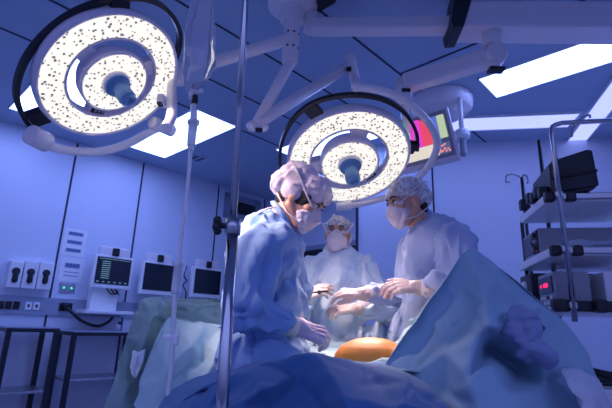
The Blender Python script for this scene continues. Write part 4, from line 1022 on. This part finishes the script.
# foreground drape
Pf = [(150, 424, 1.14), (180, 401, 1.16), (205, 388, 1.18), (228, 376, 1.19), (250, 365, 1.20), (285, 358, 1.23), (317, 352, 1.22), (345, 359, 1.31), (372, 368, 1.29), (408, 381, 1.18), (432, 393, 1.16), (452, 410, 1.12),
      (262, 388, 1.045), (240, 405, 1.05), (298, 382, 1.22), (346, 398, .98), (320, 408, 1.15), (376, 388, 1.20), (395, 408, 1.03), (274, 408, 1.14), (228, 394, 1.16), (416, 400, 1.10), (205, 410, 1.08), (333, 375, 1.11), (360, 382, 1.21), (284, 370, 1.21), (182, 420, 1.07),
      (150, 520, 1.08), (205, 520, 1.05), (262, 520, 1.03), (322, 520, 1.06), (372, 520, 1.02), (416, 520, 1.05), (456, 520, 1.04)]
Ef = [(6, 14), (6, 24), (14, 12), (12, 13), (6, 23), (23, 15), (7, 24), (24, 17), (17, 18), (14, 19), (23, 16), (4, 25), (25, 12), (4, 20), (20, 13), (9, 17), (9, 21), (3, 22), (15, 18), (2, 26)]
bkf = [(0, V(-.42, 1.5, .78)), (1, V(-.34, 1.55, .82)), (2, V(-.28, 1.58, .84)), (3, V(-.2, 1.6, .86)), (4, V(-.13, 1.62, .875)), (5, V(-.05, 1.62, .88)), (6, V(.03, 1.62, .885)), (7, V(.11, 1.62, .885)), (8, V(.19, 1.62, .885)), (9, V(.33, 1.62, .88)), (10, V(.40, 1.6, .85)), (11, V(.46, 1.58, .80))]
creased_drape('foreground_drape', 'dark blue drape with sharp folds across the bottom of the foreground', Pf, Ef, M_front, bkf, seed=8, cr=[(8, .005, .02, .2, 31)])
# drapes over the instrument stand at the left
Ps = [(142, 297, 2.30), (158, 297, 2.37), (170, 299, 2.33), (200, 299, 2.44), (222, 301, 2.49), (250, 303, 2.55), (164, 309, 2.24), (172, 317, 2.37), (200, 318, 2.35), (222, 321, 2.40), (250, 323, 2.47), (135, 315, 2.21), (151, 318, 2.17), (160, 330, 2.32), (128, 338, 2.16), (144, 345, 2.11), (156, 355, 2.28), (119, 362, 2.10), (135, 366, 2.16), (143, 385, 2.22), (109, 392, 2.06), (123, 398, 2.02),
      (98, 425, 2.03), (125, 432, 2.04), (160, 432, 2.2), (172, 360, 2.32), (200, 360, 2.36), (250, 360, 2.44), (200, 432, 2.32), (250, 432, 2.4), (186, 308, 2.36), (211, 310, 2.41)]
Es = [(0, 12), (12, 15), (15, 18), (18, 21), (2, 6), (6, 12), (2, 7), (7, 8), (8, 9), (13, 16), (16, 19), (6, 13), (14, 15), (17, 18), (1, 6), (30, 31)]
bks = [(k, at(Ps[k][0] + 5, Ps[k][1] + 2, Ps[k][2] + .22)) for k in (20, 17, 14, 11, 0, 1, 2, 3, 4, 5)]
creased_drape('screen_drape', 'grey-green drape hung over a stand behind the foreground pole', Ps, Es, M_green, bks, seed=9, jit=.006, soft=2, cr=[(30, .006, .014, .12, 41)])
Pc = [(167, 317, 2.12), (181, 320, 2.14), (200, 323, 2.17), (222, 328, 2.20), (240, 330, 2.22), (156, 343, 2.03), (176, 340, 2.05), (191, 346, 1.97), (205, 343, 2.09), (201, 360, 2.04), (218, 353, 2.01), (240, 352, 2.1), (144, 371, 1.96), (166, 368, 1.91), (184, 372, 1.99), (206, 376, 1.91), (225, 378, 2.0), (240, 380, 2.02), (157, 387, 1.87), (181, 397, 1.94), (200, 395, 1.86), (131, 406, 1.9), (150, 422, 1.83), (180, 425, 1.87), (210, 420, 1.84), (240, 420, 1.9)]
Ec = [(1, 7), (7, 8), (8, 9), (7, 9), (8, 10), (9, 15), (10, 15), (7, 13), (7, 14), (13, 18), (18, 19), (14, 19), (15, 20), (6, 5), (5, 13), (2, 8), (15, 16)]
bkc = [(k, at(Pc[k][0] + 4, Pc[k][1] + 2, Pc[k][2] + .07)) for k in (21, 12, 5, 0, 1, 2, 3, 4)]
creased_drape('crumpled_drape', 'pale crumpled drape in front of the grey-green one, behind the pole', Pc, Ec, M_palel, bkc, seed=11, jit=.006, soft=2, cr=[(10, .006, .016, .12, 51)])
rows = [[A_(133, 350, 2.05), A_(138, 352, 2.07), A_(145, 349, 2.09)], [A_(131, 362, 2.01), A_(137, 363, 2.05), A_(143, 362, 2.07)], [A_(131, 374, 1.98), A_(135, 378, 2.0), A_(138, 374, 2.02)]]
drape('plastic_pouch', 'small shiny plastic pouch hanging at the edge of the grey-green drape', rows, mat('shiny_plastic', (.8, .85, .95), .12, coat=.6), [(14, .006, .008, .03, 61)], 5, 5, cat='pouch')
# bundled cloths on the tent
mb = MB()
for (px, py, y, r) in ((522, 322, 1.36, .034), (528, 335, 1.34, .038), (536, 348, 1.33, .036), (543, 357, 1.33, .026), (518, 316, 1.37, .022)): mb.ell(A_(px, py, y), (r, r * .9, r))
me = blob_mesh(mb, .006, 4); crease(me, 60, .010, .014, .06, 71); q = A_(530, 350, 1.34)
tag(link('crumpled_cloth', me, mat('violet_cloth', (.26, .32, .52), .85, bump=.3, bscale=60), None, q), 'crumpled violet-grey cloth tucked into the fold of the tall tent drape', 'cloth')
rows = [[A_(560, 369, 1.36), A_(578, 370, 1.38), A_(596, 380, 1.42), A_(606, 396, 1.46), A_(614, 415, 1.48)], [A_(564, 374, 1.28), A_(576, 378, 1.27), A_(588, 388, 1.28), A_(596, 402, 1.30), A_(602, 420, 1.32)], [A_(572, 392, 1.22), A_(578, 396, 1.21), A_(586, 404, 1.22), A_(592, 416, 1.24), A_(596, 430, 1.26)]]
drape('gauze_cloth', 'white gauze cloth lying at the lower right corner of the drapes', rows, M_gauze, [(20, .010, .02, .10, 81)], 8, 8, cat='cloth')
